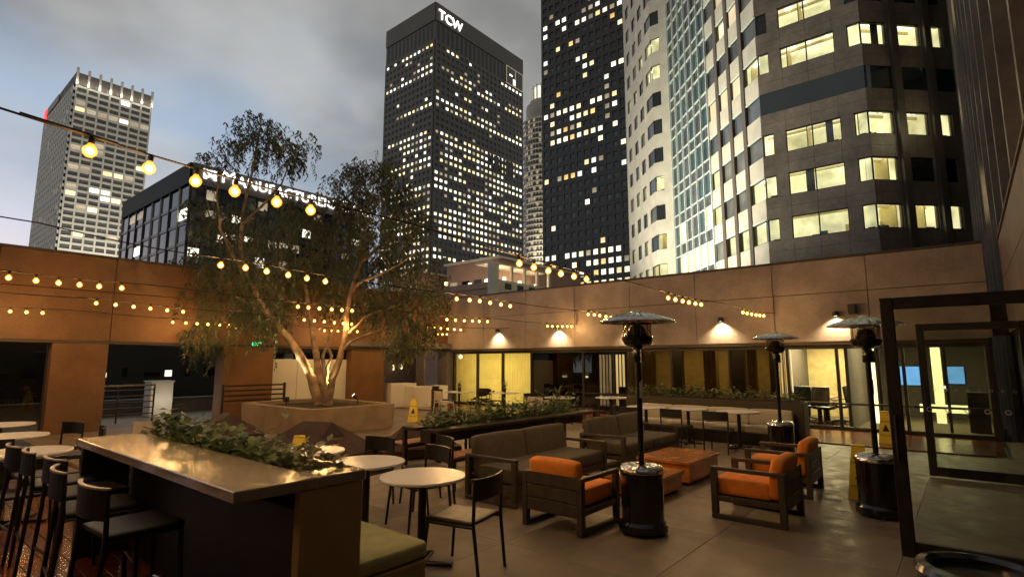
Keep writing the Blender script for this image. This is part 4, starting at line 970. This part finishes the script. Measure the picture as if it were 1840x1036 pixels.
# low furniture under brown weather covers in front of the tree planter
def cover(loc, rz, w, d, h, label, seed):
    t = thing('furniture_cover', label, 'cover', loc, rz, 'covered furniture around the tree planter'); r = random.Random(seed)
    nx, ny = 6, 4; vs = []; fs = []
    for i in range(nx + 1):
        for j in range(ny + 1):
            u, v = -1 + 2 * i / nx, -1 + 2 * j / ny
            top = 1 - max(abs(v) * .95, max(0, abs(u) - .35) / .65 * .95)
            z = .16 + (h - .16) * max(0, top) + r.uniform(-.012, .012); vs.append((u * w / 2, v * d / 2, z))
    for i in range(nx):
        for j in range(ny): fs.append((i * (ny + 1) + j, (i + 1) * (ny + 1) + j, (i + 1) * (ny + 1) + j + 1, i * (ny + 1) + j + 1))
    m = MB(); m._add(vs, fs); m.build('cover', 'tarp', t)
    e = MB(); e.box(-w / 2 + .01, w / 2 - .01, -d / 2 + .01, d / 2 - .01, .03, .17); e.build('hem', 'tarp', t)
    for sx in (-1, 1):
        for sy in (-1, 1): MB().cbox(sx * (w / 2 - .1) - .03, sx * (w / 2 - .1) + .03, sy * (d / 2 - .1) - .03, sy * (d / 2 - .1) + .03, 0, .03, .003).build('foot', 'trim_black', t)
cover((8.0, -10.75, 0), R(20), 1.9, 1.2, .66, 'large peaked brown cover over furniture right of the yellow sign top', 1)
cover((4.3, -10.75, 0), R(-10), 1.6, 1.2, .62, 'brown cover over furniture below the left end of the tree planter', 2)
cover((9.0, -9.3, 0), R(70), 1.5, 0.9, .55, 'small dark brown cover between the planter table and the peaked cover', 3)
# ================================================================ plants
def leaf_blob(mb, c, n, rx, ry, rz, size, r, up=.5):
    for i in range(n):
        p = Vector(c) + Vector((r.uniform(-rx, rx), r.uniform(-ry, ry), abs(r.gauss(0, .55)) * rz)); a = r.uniform(0, 6.283); ln = size * r.uniform(.6, 1.3); w = ln * r.uniform(.22, .36)
        d = Vector((math.cos(a), math.sin(a), r.uniform(-.2, 1.2) * up * 2)).normalized(); sd = d.cross(Vector((0, 0, 1))).normalized() * w; dn = Vector((0, 0, -ln * .15))
        mb._add((p, p + d * ln * .45 + sd, p + d * ln + dn, p + d * ln * .45 - sd), ((0, 1, 2, 3),))
def plant(loc, label, rx, ry, rz, n, size, m, group, seed):
    t = thing('leafy_plant', label, 'plant', loc, 0, group); r = random.Random(seed)
    mb = MB(); leaf_blob(mb, (0, 0, 0.02), n, rx, ry, rz, size, r); mb.build('foliage', m, t)
    st = MB()
    for k in range(7): x, y = r.uniform(-rx, rx) * .8, r.uniform(-ry, ry) * .8; st.tube([(x, y, -.02), (x + r.uniform(-.04, .04), y + r.uniform(-.04, .04), rz * r.uniform(.5, .9))], .004, 4)
    st.build('stems', 'herb_pale', t, kind='stuff'); return t
# ================================================================ bar table with planter, stools and banquette
bt_ = thing('bar_table', 'long bar height stone table with a planted trough at the lower left', 'table', (0, 0, 0))
MB().cbox(10.9, 14.09, -14.86, -14.36, .985, 1.05, .006).build('table_top', 'bar_stone', bt_)
MB().cbox(10.9, 14.09, -14.10, -14.04, .985, 1.05, .006).build('table_top', 'bar_stone', bt_)
MB().cbox(13.86, 14.09, -14.359, -14.101, .985, 1.05, .006).build('table_top', 'bar_stone', bt_)
MB().box(10.92, 13.86, -14.358, -14.102, .86, .97).build('soil', 'soil', bt_)
MB().cbox(14.001, 14.075, -14.47, -14.05, .0, .984, .006).build('end_panel', 'bar_panel', bt_)
MB().cbox(10.93, 14.0, -14.43, -14.04, .0, .855, .006).build('body', 'trim_black', bt_)  # black colour carries the shade under the table overhang
MB().cbox(10.93, 11.0, -14.82, -14.45, .0, .984, .006).build('leg', 'metal_dark', bt_)
labs = ['tall sprigs of foliage at the far end of the bar table trough', 'green leafy clump second from the far end of the bar table', 'green leafy clump in the middle of the bar table trough', 'dense green clump of broad leaves right of the middle of the bar table', 'green leafy clump second from the near end of the bar table', 'pale sprigged plant at the near end of the bar table trough']
for k in range(6):
    plant((11.2 + k * .5, -14.22, .965), labs[k], .27, .12, (.21, .18, .15, .16, .14, .17)[k], (260, 280, 300, 300, 280, 200)[k], (.10, .10, .085, .09, .085, .09)[k], ('herb', 'herb', 'herb', 'herb', 'herb', 'herb_pale')[k], 'plants in the bar table trough', 40 + k)
def arc_back(mb, w, y, z0, z1, depth, th, n=8):
    "curved back panel bowed away from the sitter (-y)"
    for i in range(n):
        a0, a1 = -1 + 2 * i / n, -1 + 2 * (i + 1) / n
        p0, p1 = (a0 * w / 2, y - depth * (1 - a0 * a0)), (a1 * w / 2, y - depth * (1 - a1 * a1))
        mb._add([(p0[0], p0[1], z0), (p1[0], p1[1], z0), (p1[0], p1[1] - th, z0), (p0[0], p0[1] - th, z0), (p0[0], p0[1], z1), (p1[0], p1[1], z1), (p1[0], p1[1] - th, z1), (p0[0], p0[1] - th, z1)], ((0, 3, 2, 1), (4, 5, 6, 7), (0, 1, 5, 4), (1, 2, 6, 5), (2, 3, 7, 6), (3, 0, 4, 7)))
def make_chair(name, label, cat, sh, bh, w=.46, d=.46, m='metal_dark', seatm='frame_brown', bar=False, loc=(0, 0, 0), rz=0, group=None):
    t = thing(name, label, cat, loc, rz, group)
    MB().cushion(-w / 2, w / 2, -d / 2, d / 2, sh - .03, sh + .005, .015, 3, .004).build('seat', seatm, t, smooth=50)
    b = MB(); arc_back(b, w + .02, -d / 2 - .01, bh - .17, bh, .05, .018); b.build('backrest', m, t, smooth=30)
    for sx in (-1, 1):
        MB().tube([(sx * (w / 2 - .01), -d / 2 - .06, .001), (sx * (w / 2), -d / 2 - .01, sh - .02), (sx * (w / 2 + .004), -d / 2 - .022, bh - .03)], [.014, .016, .013], 7).build('leg', m, t, smooth=60)
        MB().tube([(sx * (w / 2 + .0), d / 2 + .02, .001), (sx * (w / 2 - .02), d / 2 - .02, sh - .028)], [.013, .016], 7).build('leg', m, t, smooth=60)
        MB().tube([(sx * (w / 2 - .01), -d / 2, sh - .04), (sx * (w / 2 - .01), d / 2 - .01, sh - .04)], .011, 6).build('seat_rail', m, t, smooth=60)
    if bar:
        b = MB(); arc_back(b, w + .024, -d / 2 - .008, bh + .001, bh + .012, .05, .024); b.build('top_highlight', 'stool_highlight', t)  # pale cap paints the overhead light caught on the backrest edge
        for z in (.3,):
            MB().tube([(-w / 2, d / 2 + .005, z), (w / 2, d / 2 + .005, z)], .011, 6).build('foot_rest', 'steel', t, smooth=60); MB().tube([(-w / 2, -d / 2 - .04, z), (w / 2, -d / 2 - .04, z)], .01, 6).build('stretcher', m, t, smooth=60)
    return t
sl_ = ['bar stool farthest from the camera, beyond the far end of the bar table', 'second farthest bar stool tucked at the bar table', 'third bar stool from the camera at the bar table', 'second nearest bar stool at the bar table', 'nearest bar stool at the bar table']
st0 = None
for i, x in enumerate((10.55, 11.05, 11.62, 12.25, 12.98)):
    p = (x, -14.93 + (-.05, -.02, .03, -.05, -.04)[i], 0.009); rz = R((3, -4, 5, -6, 4)[i])
    if st0 is None: st0 = make_chair('bar_stool', sl_[i], 'bar stool', .72, .98, .44, .42, m='stool_black', seatm='stool_black', bar=True, loc=p, rz=rz, group='stools along the bar table')
    else: dup(st0, p, rz, sl_[i])
bq = thing('banquette', 'olive cushioned bench built against the bar table', 'bench', (0, 0, 0))
MB().cbox(10.95, 14.0, -13.98, -13.44, .0, .33, .008).build('base', 'bar_panel', bq)
for k in range(3): MB().cushion(10.96 + k * 1.013, 11.965 + k * 1.013, -13.995, -13.41, .335, .45, .035, 5, .012).build('cushion', 'cushion_olive', bq, smooth=60)
# ================================================================ round tables
def round_table(loc, label, rad=.375, group='round white tables', first=[None]):
    k = round(rad, 3)
    t = thing('round_table', label, 'table', loc, rnd.uniform(0, 1), group)
    MB().lathe([(0, .712), (rad - .02, .712), (rad - .002, .72), (rad, .732), (rad - .004, .74), (0, .741)], 40).build('table_top', 'table_white', t, smooth=30)
    MB().lathe([(.12, .695), (.12, .711), (.03, .711)], 16).build('mount', 'metal_dark', t)
    MB().lathe([(.036, .03), (.036, .70)], 14).build('column', 'metal_dark', t, smooth=40)
    b = MB()
    for q in range(4): b.cbox(-.02, .28, -.03, .03, .004, .03, .006, Matrix.Rotation(q * math.pi / 2, 4, 'Z'))
    b.build('base', 'gloss_black', t); return t
TB = [((13.33, -12.9), .375, 'nearest round white table beside the end of the bar table'), ((12.37, -12.8), .375, 'second nearest round white table, between the nearest one and the yellow sign'), ((11.3, -12.8), .375, 'third round white table in the row along the banquette'),
      ((9.16, -14.92), .42, 'large round white table cut by the left edge of the picture'), ((7.31, -14.8), .42, 'round white table behind the one at the left edge'), ((5.45, -14.65), .42, 'farthest round white table at the left edge'),
      ((11.44, -4.7), .43, 'round white table behind the pole of the nearest heater'), ((12.35, -4.55), .4, 'middle round white table in front of the pale banquette'), ((13.41, -4.55), .43, 'rightmost round white table in front of the pale banquette'),
      ((8.0, -3.15), .45, 'round white table with a spiky plant by the dark window'), ((9.4, -2.66), .45, 'round white table in front of the lit louvres'), ((3.65, -2.87), .5, 'left round table with potted plant before the yellow curtains'), ((5.5, -2.65), .5, 'right round table with potted plant before the yellow curtains')]
for (x, y), r_, l in TB: round_table((x, y, 0.031 if (y > -2.75 or (y < -13.7)) else 0.0), l, r_)
ch0 = make_chair('cafe_chair', 'dark cafe chair at the nearest round table, closest to the camera', 'chair', .45, .79, seatm='metal_dark', loc=(13.68, -12.75, 0), rz=R(103), group='dark cafe chairs')
for x, y, rz, l in [(12.4, -12.15, 172, 'dark cafe chair behind the second nearest round table'), (11.35, -12.1, 190, 'dark cafe chair behind the third round table of the row'), (11.85, -11.55, 160, 'dark cafe chair between the second table and the grey sofa'),
                    (9.2, -14.15, 178, 'dark cafe chair behind the large table at the left edge'), (8.55, -15.1, 275, 'dark cafe chair left of the large table at the left edge'), (9.95, -15.0, 85, 'dark cafe chair between the left edge table and the stools'), (7.5, -14.1, 170, 'dark cafe chair behind the second table at the left edge'), (6.6, -14.2, 200, 'dark cafe chair behind the farthest table at the left edge'),
                    (11.5, -5.35, 5, 'dark cafe chair behind the pole of the nearest heater'), (12.4, -5.25, -6, 'dark cafe chair at the middle table of the pale banquette'), (13.25, -5.25, 4, 'dark cafe chair at the rightmost table of the pale banquette'),
                    (2.9, -3.0, 265, 'dark cafe chair left of the left curtain table'), (4.4, -2.8, 95, 'dark cafe chair right of the left curtain table'), (4.8, -2.5, 268, 'dark cafe chair left of the right curtain table'), (6.3, -2.75, 92, 'dark cafe chair right of the right curtain table'), (3.9, -2.1, 185, 'dark cafe chair behind the left curtain table'),
                    (7.25, -3.2, 270, 'dark cafe chair left of the spiky plant table'), (8.75, -3.05, 80, 'dark cafe chair right of the spiky plant table'), (9.3, -3.4, 10, 'dark cafe chair in front of the louvre table'), (10.15, -2.8, 95, 'dark cafe chair right of the louvre table'), (8.9, -2.0, 190, 'dark cafe chair behind the louvre table')]:
    dup(ch0, (x, y, 0.031 if (y > -2.72 or y < -13.7) else 0), R(rz), l)
wc0 = make_chair('cafe_chair', 'cream chair with a broad back beyond the far end of the bar table', 'chair', .45, .80, m='chair_white', seatm='chair_white', loc=(7.25, -13.35, 0), rz=R(215), group='cream cafe chairs')
b = MB(); arc_back(b, .48, -.24, .5, .8, .04, .02); b.build('back_panel', 'chair_white', wc0)
dup(wc0, (3.75, -3.65, 0), R(350), 'cream chair in front of the left curtain table'); dup(wc0, (8.7, -4.9, 0), R(20), 'cream chair at the right end of the long planter table'); dup(wc0, (7.9, -3.95, 0), R(5), 'cream chair in front of the spiky plant table')
def pot_plant(loc, label, spiky):
    t = thing('potted_plant', label, 'potted plant', loc, 0, 'small potted plants on tables'); r = random.Random(hash(loc) % 999)
    MB().lathe([(0, 0), (.05, 0), (.065, .14), (.06, .14), (.055, .12), (0, .12)], 14).build('pot', 'metal_brown', t, smooth=40)
    m = MB()
    if spiky:
        for k in range(16):
            a = k * .8; e = r.uniform(.3, 1.2); d = Vector((math.cos(a) * math.cos(e), math.sin(a) * math.cos(e), math.sin(e))); sd = d.cross(Vector((0, 0, 1))).normalized() * .012; p = Vector((0, 0, .12)); m._add((p - sd, p + sd, p + d * r.uniform(.25, .4)), ((0, 1, 2),))
    else: leaf_blob(m, (0, 0, .13), 60, .05, .05, .2, .09, r)
    m.build('foliage', 'herb_pale' if spiky else 'herb', t)
pot_plant((3.65, -2.87, .742), 'potted plant on the left curtain table', False); pot_plant((5.5, -2.65, .773), 'potted plant on the right curtain table', False); pot_plant((7.95, -3.15, .742), 'spiky plant in a pot on the table by the dark window', True)
# ================================================================ long planter table, benches
lt = thing('planter_table', 'long dark framed table with a row of shrubs in the middle', 'table', (0, 0, 0))
MB().cbox(10.3, 10.62, -10.7, -6.3, .70, .75, .006).build('table_top', 'metal_brown', lt); MB().cbox(10.86, 11.14, -10.7, -6.3, .70, .75, .006).build('table_top', 'metal_brown', lt)
MB().cbox(10.62, 10.86, -10.6, -6.4, .52, .72, .006).build('trough', 'metal_brown', lt)
for y in (-10.66, -9.2, -7.75, -6.34):
    for x in (10.34, 11.1): MB().cbox(x - .03, x + .03, y - .03, y + .03, 0, .699, .004).build('leg', 'metal_brown', lt)
for k, l in enumerate(['leafy shrub at the near end of the long planter table', 'second leafy shrub from the near end of the long planter table', 'third leafy shrub along the long planter table', 'fourth leafy shrub along the long planter table', 'fifth leafy shrub along the long planter table', 'sixth leafy shrub along the long planter table', 'leafy shrub at the far end of the long planter table']):
    plant((10.72, -10.3 + k * .56, .72), l, .2, .28, .24, 280, .10, 'herb', 'shrubs along the long planter table', 70 + k)
def bench(x, y0, y1, label):
    t = thing('wood_bench', label, 'bench', (x, y0, 0), 0, 'wooden benches at the long planter table'); n = y1 - y0
    for k in range(3): MB().cbox(-.19 + k * .13, -.065 + k * .13, 0, n, .425, .45, .004).build('slat', 'bench_wood', t)
    for s in (-1, 1): MB().cbox(s * .175 - .02, s * .175 + .02, .02, n - .02, .38, .424, .004).build('rail', 'metal_brown', t)
    for y in (.05, n - .05):
        for s in (-1, 1): MB().cbox(s * .175 - .02, s * .175 + .02, y - .02, y + .02, 0, .379, .004).build('leg', 'metal_brown', t)
bench(9.95, -10.5, -8.7, 'wooden bench on the far side of the near half of the planter table'); bench(9.95, -8.4, -6.6, 'wooden bench on the far side of the far half of the planter table'); bench(11.45, -10.9, -10.05, 'short wooden bench between the planter table and the grey sofa')
# ================================================================ lounge: sofas, armchairs, low tables
def frame_sofa(name, label, cat, loc, rz, w, cush, nseat, group, d=.82, backh=.6, slat=True):
    "sled frame seat: local front is +y"
    t = thing(name, label, cat, loc, rz, group); h = w / 2; arm = .56
    for s in (-1, 1):
        x0, x1 = (h - .06, h) if s > 0 else (-h, -h + .06)
        MB().cbox(x0, x1, -d / 2, -d / 2 + .07, .051, arm - .041, .005).build('leg', 'frame_brown', t); MB().cbox(x0, x1, d / 2 - .07, d / 2, .051, arm - .041, .005).build('leg', 'frame_brown', t)
        MB().cbox(x0, x1, -d / 2, d / 2, arm - .04, arm, .005).build('armrest', 'frame_brown', t); MB().cbox(x0, x1, -d / 2, d / 2, .0, .05, .005).build('runner', 'frame_brown', t)
        MB().cbox(x0 + .008, x1 - .008, -d / 2 + .071, d / 2 - .071, .19, .25, .004).build('side_rail', 'frame_brown', t)
    MB().cbox(-h + .061, h - .061, d / 2 - .06, d / 2 - .01, .17, .25, .004).build('front_rail', 'frame_brown', t)
    MB().cbox(-h + .061, h - .061, -d / 2 + .06, d / 2 - .065, .22, .245, .003).build('seat_deck', 'metal_brown', t)
    for k in range(3): MB().cbox(-h + .061, h - .061, -d / 2 + .005, -d / 2 + .035, .17 + k * .135, .295 + k * .135, .004).build('back_slat', 'frame_brown', t)
    w2 = (w - .13) / nseat
    for k in range(nseat):
        x0 = -h + .065 + k * w2
        MB().cushion(x0 + .004, x0 + w2 - .004, -d / 2 + .16, d / 2 - .01, .25, .43, .03, 5, .010).build('seat_cushion', cush, t, smooth=60)
        M = Matrix.Translation((0, -d / 2 + .12, .40)) @ Matrix.Rotation(R(10), 4, 'X')
        MB().cushion(x0 + .006, x0 + w2 - .006, -.07, .08, -.14, backh - .36, .05, 5, .012, M).build('back_cushion', cush, t, smooth=60)
    return t
frame_sofa('sofa', 'grey sofa nearer the camera, behind the left orange armchair', 'sofa', (12.42, -9.95, 0), R(-90), 2.15, 'cushion_grey', 2, 'grey outdoor sofas', .84, .74)
frame_sofa('sofa', 'grey sofa farther from the camera, behind the pole of the nearest heater', 'sofa', (12.42, -7.27, 0), R(-90), 2.1, 'cushion_grey', 2, 'grey outdoor sofas', .84, .74)
frame_sofa('armchair', 'orange cushioned armchair seen from behind, left of the nearest heater', 'armchair', (13.64, -11.03, 0), 0, .76, 'orange', 1, 'orange armchairs', .78, .67)
frame_sofa('armchair', 'orange cushioned armchair standing in front of the other one on the right', 'armchair', (15.13, -9.47, 0), R(90), .78, 'orange', 1, 'orange armchairs', .78, .66)
frame_sofa('armchair', 'orange cushioned armchair standing behind the other one on the right', 'armchair', (15.03, -7.85, 0), R(92), .86, 'orange', 1, 'orange armchairs', .8, .66)
def low_table(x0, x1, y0, y1, h, label):
    t = thing('low_table', label, 'coffee table', ((x0 + x1) / 2, (y0 + y1) / 2, 0), 0, 'orange wood low tables'); a, b = (x1 - x0) / 2, (y1 - y0) / 2
    MB().cbox(-a, a, -b, b, h - .05, h, .008).build('top', 'orange_wood', t)
    MB().cbox(-a + .03, a - .03, -b + .03, b - .03, .04, h - .051, .006).build('body', 'orange_wood', t); MB().box(-a + .08, a - .08, -b + .08, b - .08, 0.001, .04).build('plinth', 'trim_black', t)
low_table(13.28, 14.0, -9.72, -8.8, .27, 'nearer low orange wood table right of the nearest heater'); low_table(13.15, 13.98, -8.55, -7.35, .33, 'farther low orange wood table between the sofa and armchairs')
# ================================================================ patio heaters
def heater(loc, label, rz=0):
    t = thing('patio_heater', label, 'patio heater', loc, rz, 'mushroom patio heaters')
    MB().lathe([(0, .03), (.245, .03), (.25, .05), (.245, .10), (.222, .12), (.215, .13)], 32).build('base', 'gloss_black', t, smooth=30)
    for k in range(3):
        a = k * 2.094 + .4; MB().lathe([(0, -.03), (.028, -.03), (.03, .0), (.02, .03), (0, .03)], 10, (.2 * math.cos(a), .2 * math.sin(a), .031)).build('wheel', 'metal_dark', t)
    MB().lathe([(.215, .131), (.215, .60)], 32).build('tank_housing', 'gloss_black', t, smooth=40)
    m = MB()
    prof = [(.222, .601), (.224, .63), (.20, .665), (.12, .675), (.05, .68)]; nn = 48; vs = []
    for j, (r, z) in enumerate(prof):
        for k in range(nn): a = 2 * math.pi * k / nn; rr_ = r * (1 + (.02 if j else .008) * math.cos(a * 12)); vs.append((rr_ * math.cos(a), rr_ * math.sin(a), z + (.006 * math.sin(a * 12) if 0 < j < 4 else 0)))
    m._add(vs, [(j * nn + k, j * nn + (k + 1) % nn, (j + 1) * nn + (k + 1) % nn, (j + 1) * nn + k) for j in range(len(prof) - 1) for k in range(nn)]); m.build('housing_cover', 'steel', t, smooth=60)
    MB().lathe([(.03, .68), (.03, 1.72)], 14).build('pole', 'gloss_black', t, smooth=40)
    MB().lathe([(.05, 1.72), (.055, 1.73), (.055, 1.87), (.05, 1.88)], 16).build('valve_box', 'gloss_black', t, smooth=40)
    MB().cbox(.045, .075, -.02, .02, 1.72, 1.86, .004).build('valve_tag', 'steel', t)
    MB().cbox(.03, .036, -.02, .02, 1.35, 1.52, .002).build('pole_label', 'chair_white', t)
    MB().lathe([(.06, 1.881), (.14, 1.91), (.165, 1.96), (.165, 1.99), (.15, 2.0)], 28).build('burner_cup', 'gloss_black', t, smooth=40)
    MB().lathe([(.145, 2.0), (.145, 2.14)], 28).build('mesh_screen', 'smoke_glass', t, smooth=60)
    MB().lathe([(.10, 2.0), (.11, 2.03), (.07, 2.1), (.03, 2.12)], 20).build('reflector', 'steel', t, smooth=40)
    for k in range(12):
        a = k * math.pi / 6; MB().tube([(.148 * math.cos(a), .148 * math.sin(a), 2.0), (.148 * math.cos(a), .148 * math.sin(a), 2.15)], .004, 4).build('screen_bar', 'metal_dark', t)
    MB().lathe([(.15, 2.14), (.16, 2.15), (.15, 2.16)], 28).build('screen_rim', 'steel', t)
    m = MB(); nn = 96; vs = []; prof = [(.06, 2.255), (.14, 2.245), (.28, 2.205), (.385, 2.168), (.405, 2.150), (.395, 2.148), (.27, 2.193), (.14, 2.232), (.02, 2.242)]
    for j, (r, z) in enumerate(prof):
        for k in range(nn): a = 2 * math.pi * k / nn; vs.append((r * math.cos(a), r * math.sin(a), z + (.004 if j in (1, 2, 3, 6, 7) else 0) * math.cos(a * 24)))
    m._add(vs, [(j * nn + k, j * nn + (k + 1) % nn, (j + 1) * nn + (k + 1) % nn, (j + 1) * nn + k) for j in range(len(prof) - 1) for k in range(nn)]); m.build('hood', 'steel', t, smooth=60)
    MB().lathe([(.075, 2.24), (.06, 2.268), (.02, 2.278), (0, 2.28)], 20).build('hood_cap', 'steel', t, smooth=40)
    return t
h0 = heater((14.39, -10.84, 0), 'nearest patio heater, black with a steel hood, in the centre', R(-20))
dup(h0, (14.4, -5.4, 0), R(20), 'farthest patio heater, in front of the lit meeting room'); dup(h0, (16.19, -8.54, 0), R(10), 'rightmost patio heater, partly behind the nearer glass door')
# ================================================================ pale banquette and planter box by the facade
pb = thing('banquette', 'long pale cushioned banquette in front of the dark planter box', 'bench', (0, 0, 0))
MB().cbox(10.7, 14.2, -3.95, -3.36, 0.0, .25, .008).build('base', 'metal_dark', pb); MB().cbox(10.7, 14.2, -3.46, -3.36, .251, .62, .006).build('back_board', 'metal_dark', pb)
for k in range(4):
    x = 10.71 + k * .87; MB().cushion(x, x + .865, -4.0, -3.58, .252, .40, .04, 5, .012).build('seat_cushion', 'cushion_pale', pb, smooth=60); MB().cushion(x, x + .865, -3.59, -3.465, .39, .72, .04, 5, .012).build('back_cushion', 'cushion_pale', pb, smooth=60)
px_ = thing('planter_box', 'long dark planter box behind the pale banquette', 'planter', (0, 0, 0)); MB().cbox(10.2, 14.35, -3.3, -2.85, 0, .88, .01).build('box', 'box_dark', px_); MB().box(10.25, 14.3, -3.25, -2.9, .881, .90).build('soil', 'soil', px_)
for k, l in enumerate(['low dark plant at the left end of the long planter box', 'second low plant from the left in the long planter box', 'third low plant in the long planter box', 'fourth low plant in the long planter box', 'fifth low plant with pale flowers in the long planter box', 'low plant at the right end of the long planter box']):
    plant((10.55 + k * .68, -3.08, .89), l, .32, .14, .16, 120, .13, 'herb' if k != 4 else 'herb_pale', 'plants in the long planter box', 90 + k)
# ================================================================ wet floor signs, exit sign, bin
def wet_sign(loc, rz, label):
    t = thing('wet_floor_sign', label, 'floor sign', loc, rz, 'yellow wet floor signs')
    for s, nm in ((1, 'front_board'), (-1, 'back_board')):
        m = MB(); a = .15; b = .075; y0 = s * .17; y1 = s * .02; th = .008 * s
        vs = [(-a, y0, 0), (a, y0, 0), (b, y1, .64), (-b, y1, .64), (-a, y0 - th, 0), (a, y0 - th, 0), (b, y1 - th, .64), (-b, y1 - th, .64)]
        m._add(vs, ((0, 1, 2, 3), (4, 7, 6, 5), (0, 4, 5, 1), (1, 5, 6, 2), (2, 6, 7, 3), (3, 7, 4, 0))); o = m.build(nm, 'yellow', t)
        ang = math.atan2(.15, .64)
        def P_(x, z): return Vector((x, s * (.17 - .15 * z / .64) + s * .003, z))
        Mx = Matrix.Translation(P_(0, .44)) @ Matrix.Rotation(R(180) if s > 0 else 0, 4, 'Z') @ Matrix.Rotation(R(90) - ang, 4, 'X')
        text_mesh('lettering', 'CAUTION', .045, 'print_black', o, Mx, .0006)
        Mx = Matrix.Translation(P_(0, .16)) @ Matrix.Rotation(R(180) if s > 0 else 0, 4, 'Z') @ Matrix.Rotation(R(90) - ang, 4, 'X')
        text_mesh('lettering', 'WET FLOOR', .04, 'print_black', o, Mx, .0006)
        g = MB(); g.quad(P_(-.06, .24), P_(.06, .24), P_(.012, .37), P_(-.012, .37)); g.build('warning_triangle', 'print_black', o)
    MB().cbox(-.075, .075, -.03, .03, .635, .66, .006).build('hinge', 'yellow', t)
wet_sign((4.35, -5.45, 0), R(40), 'yellow wet floor sign standing right of the tree planter'); wet_sign(tuple(at_z(1549, 893, 0)), R(8), 'yellow wet floor sign left of the rightmost heater base'); wet_sign((15.62, -1.9, .031), R(6), 'yellow wet floor sign by the lobby doors behind the rightmost heater')
wet_sign((9.45, -11.9, 0), R(40), 'yellow wet floor sign whose top shows behind the third round table')
ex = thing('exit_sign', 'green lit exit sign hanging left of the tree trunks', 'exit sign', (0.06, -8.23, 2.29))
MB().cbox(-.02, .02, -.16, .16, -.09, .09, .006).build('housing', 'trim_black', ex)
text_mesh('lettering', 'EXIT', .16, 'exit_green', ex, Matrix(((0, 0, 1, .024), (1, 0, 0, .02), (0, 1, 0, 0), (0, 0, 0, 1))), .002)
m = MB(); m._add(((.025, -.15, 0), (.025, -.115, .045), (.025, -.115, -.045)), ((0, 1, 2),)); m.build('arrow', 'exit_green', ex)
exit_reflection = thing('exit_sign', 'tiny green exit sign standing in for a reflection in the left wall bay', 'exit sign', (-3.5, -11.9, 2.35)); MB().cbox(-.02, .02, -.14, .14, -.08, .08, .006).build('housing', 'trim_black', exit_reflection)  # second sign stands in for a reflection in the bay glass
text_mesh('lettering', 'EXIT', .15, 'exit_green', exit_reflection, Matrix(((0, 0, 1, .024), (1, 0, 0, 0), (0, 1, 0, 0), (0, 0, 0, 1))), .002); MB().tube([(0, 0, .08), (0, 0, .5)], .01, 6).build('rod', 'metal_dark', exit_reflection)
bn = thing('litter_bin', 'glossy black round bin at the lower right corner', 'bin', (17.06, -12.55, 0))
MB().lathe([(0, .0), (.24, .0), (.25, .03), (.26, .665), (.255, .68)], 40).build('body', 'gloss_black', bn, smooth=30)
MB().lathe([(.268, .665), (.275, .69), (.26, .715), (.22, .723), (.19, .705), (.18, .6)], 40).build('rim', 'gloss_black', bn, smooth=40)
# ================================================================ meeting room furniture
def office_chair(loc, rz, label):
    t = thing('office_chair', label, 'office chair', loc, rz, 'office chairs in the lit meeting room')
    MB().cushion(-.24, .24, -.22, .22, .44, .52, .035, 4, .01).build('seat', 'gloss_black', t, smooth=60); M = Matrix.Translation((0, -.24, .55)) @ Matrix.Rotation(R(-8), 4, 'X')
    MB().cushion(-.23, .23, -.03, .03, 0, .5, .028, 4, .01, M).build('backrest', 'gloss_black', t, smooth=60)
    MB().tube([(0, 0, .08), (0, 0, .44)], .03, 8).build('column', 'metal_dark', t)
    for k in range(5): a = k * 1.2566; MB().tube([(0, 0, .09), (.28 * math.cos(a), .28 * math.sin(a), .05)], [.025, .015], 6).build('foot', 'metal_dark', t); MB().lathe([(0, -.025), (.02, -.025), (.02, .025), (0, .025)], 8, (.28 * math.cos(a), .28 * math.sin(a), .026)).build('castor', 'metal_dark', t)
    for s in (-1, 1): MB().tube([(s * .25, -.1, .46), (s * .27, -.08, .66), (s * .27, .14, .66)], .016, 6).build('arm', 'metal_dark', t)
oc = [((13.35, 1.2, .013), 20, 'office chair nearest the left louvres in the meeting room'), ((13.95, 1.0, .013), -10, 'office chair nearest the glass in the meeting room'), ((14.2, 1.9, .013), 80, 'office chair at the right side of the meeting table'), ((13.3, 2.3, .013), -80, 'office chair at the far left of the meeting table')]
for p, a, l in oc: office_chair(p, R(a), l)
mt = thing('meeting_table', 'dark meeting table among the office chairs', 'table', (13.75, 1.95, .013)); MB().cbox(-.35, .35, -.7, .8, .70, .74, .006).build('table_top', 'bench_wood', mt)
for s in (-.5, .6): MB().cbox(-.05, .05, s - .05, s + .05, 0, .699, .004).build('leg', 'metal_dark', mt)
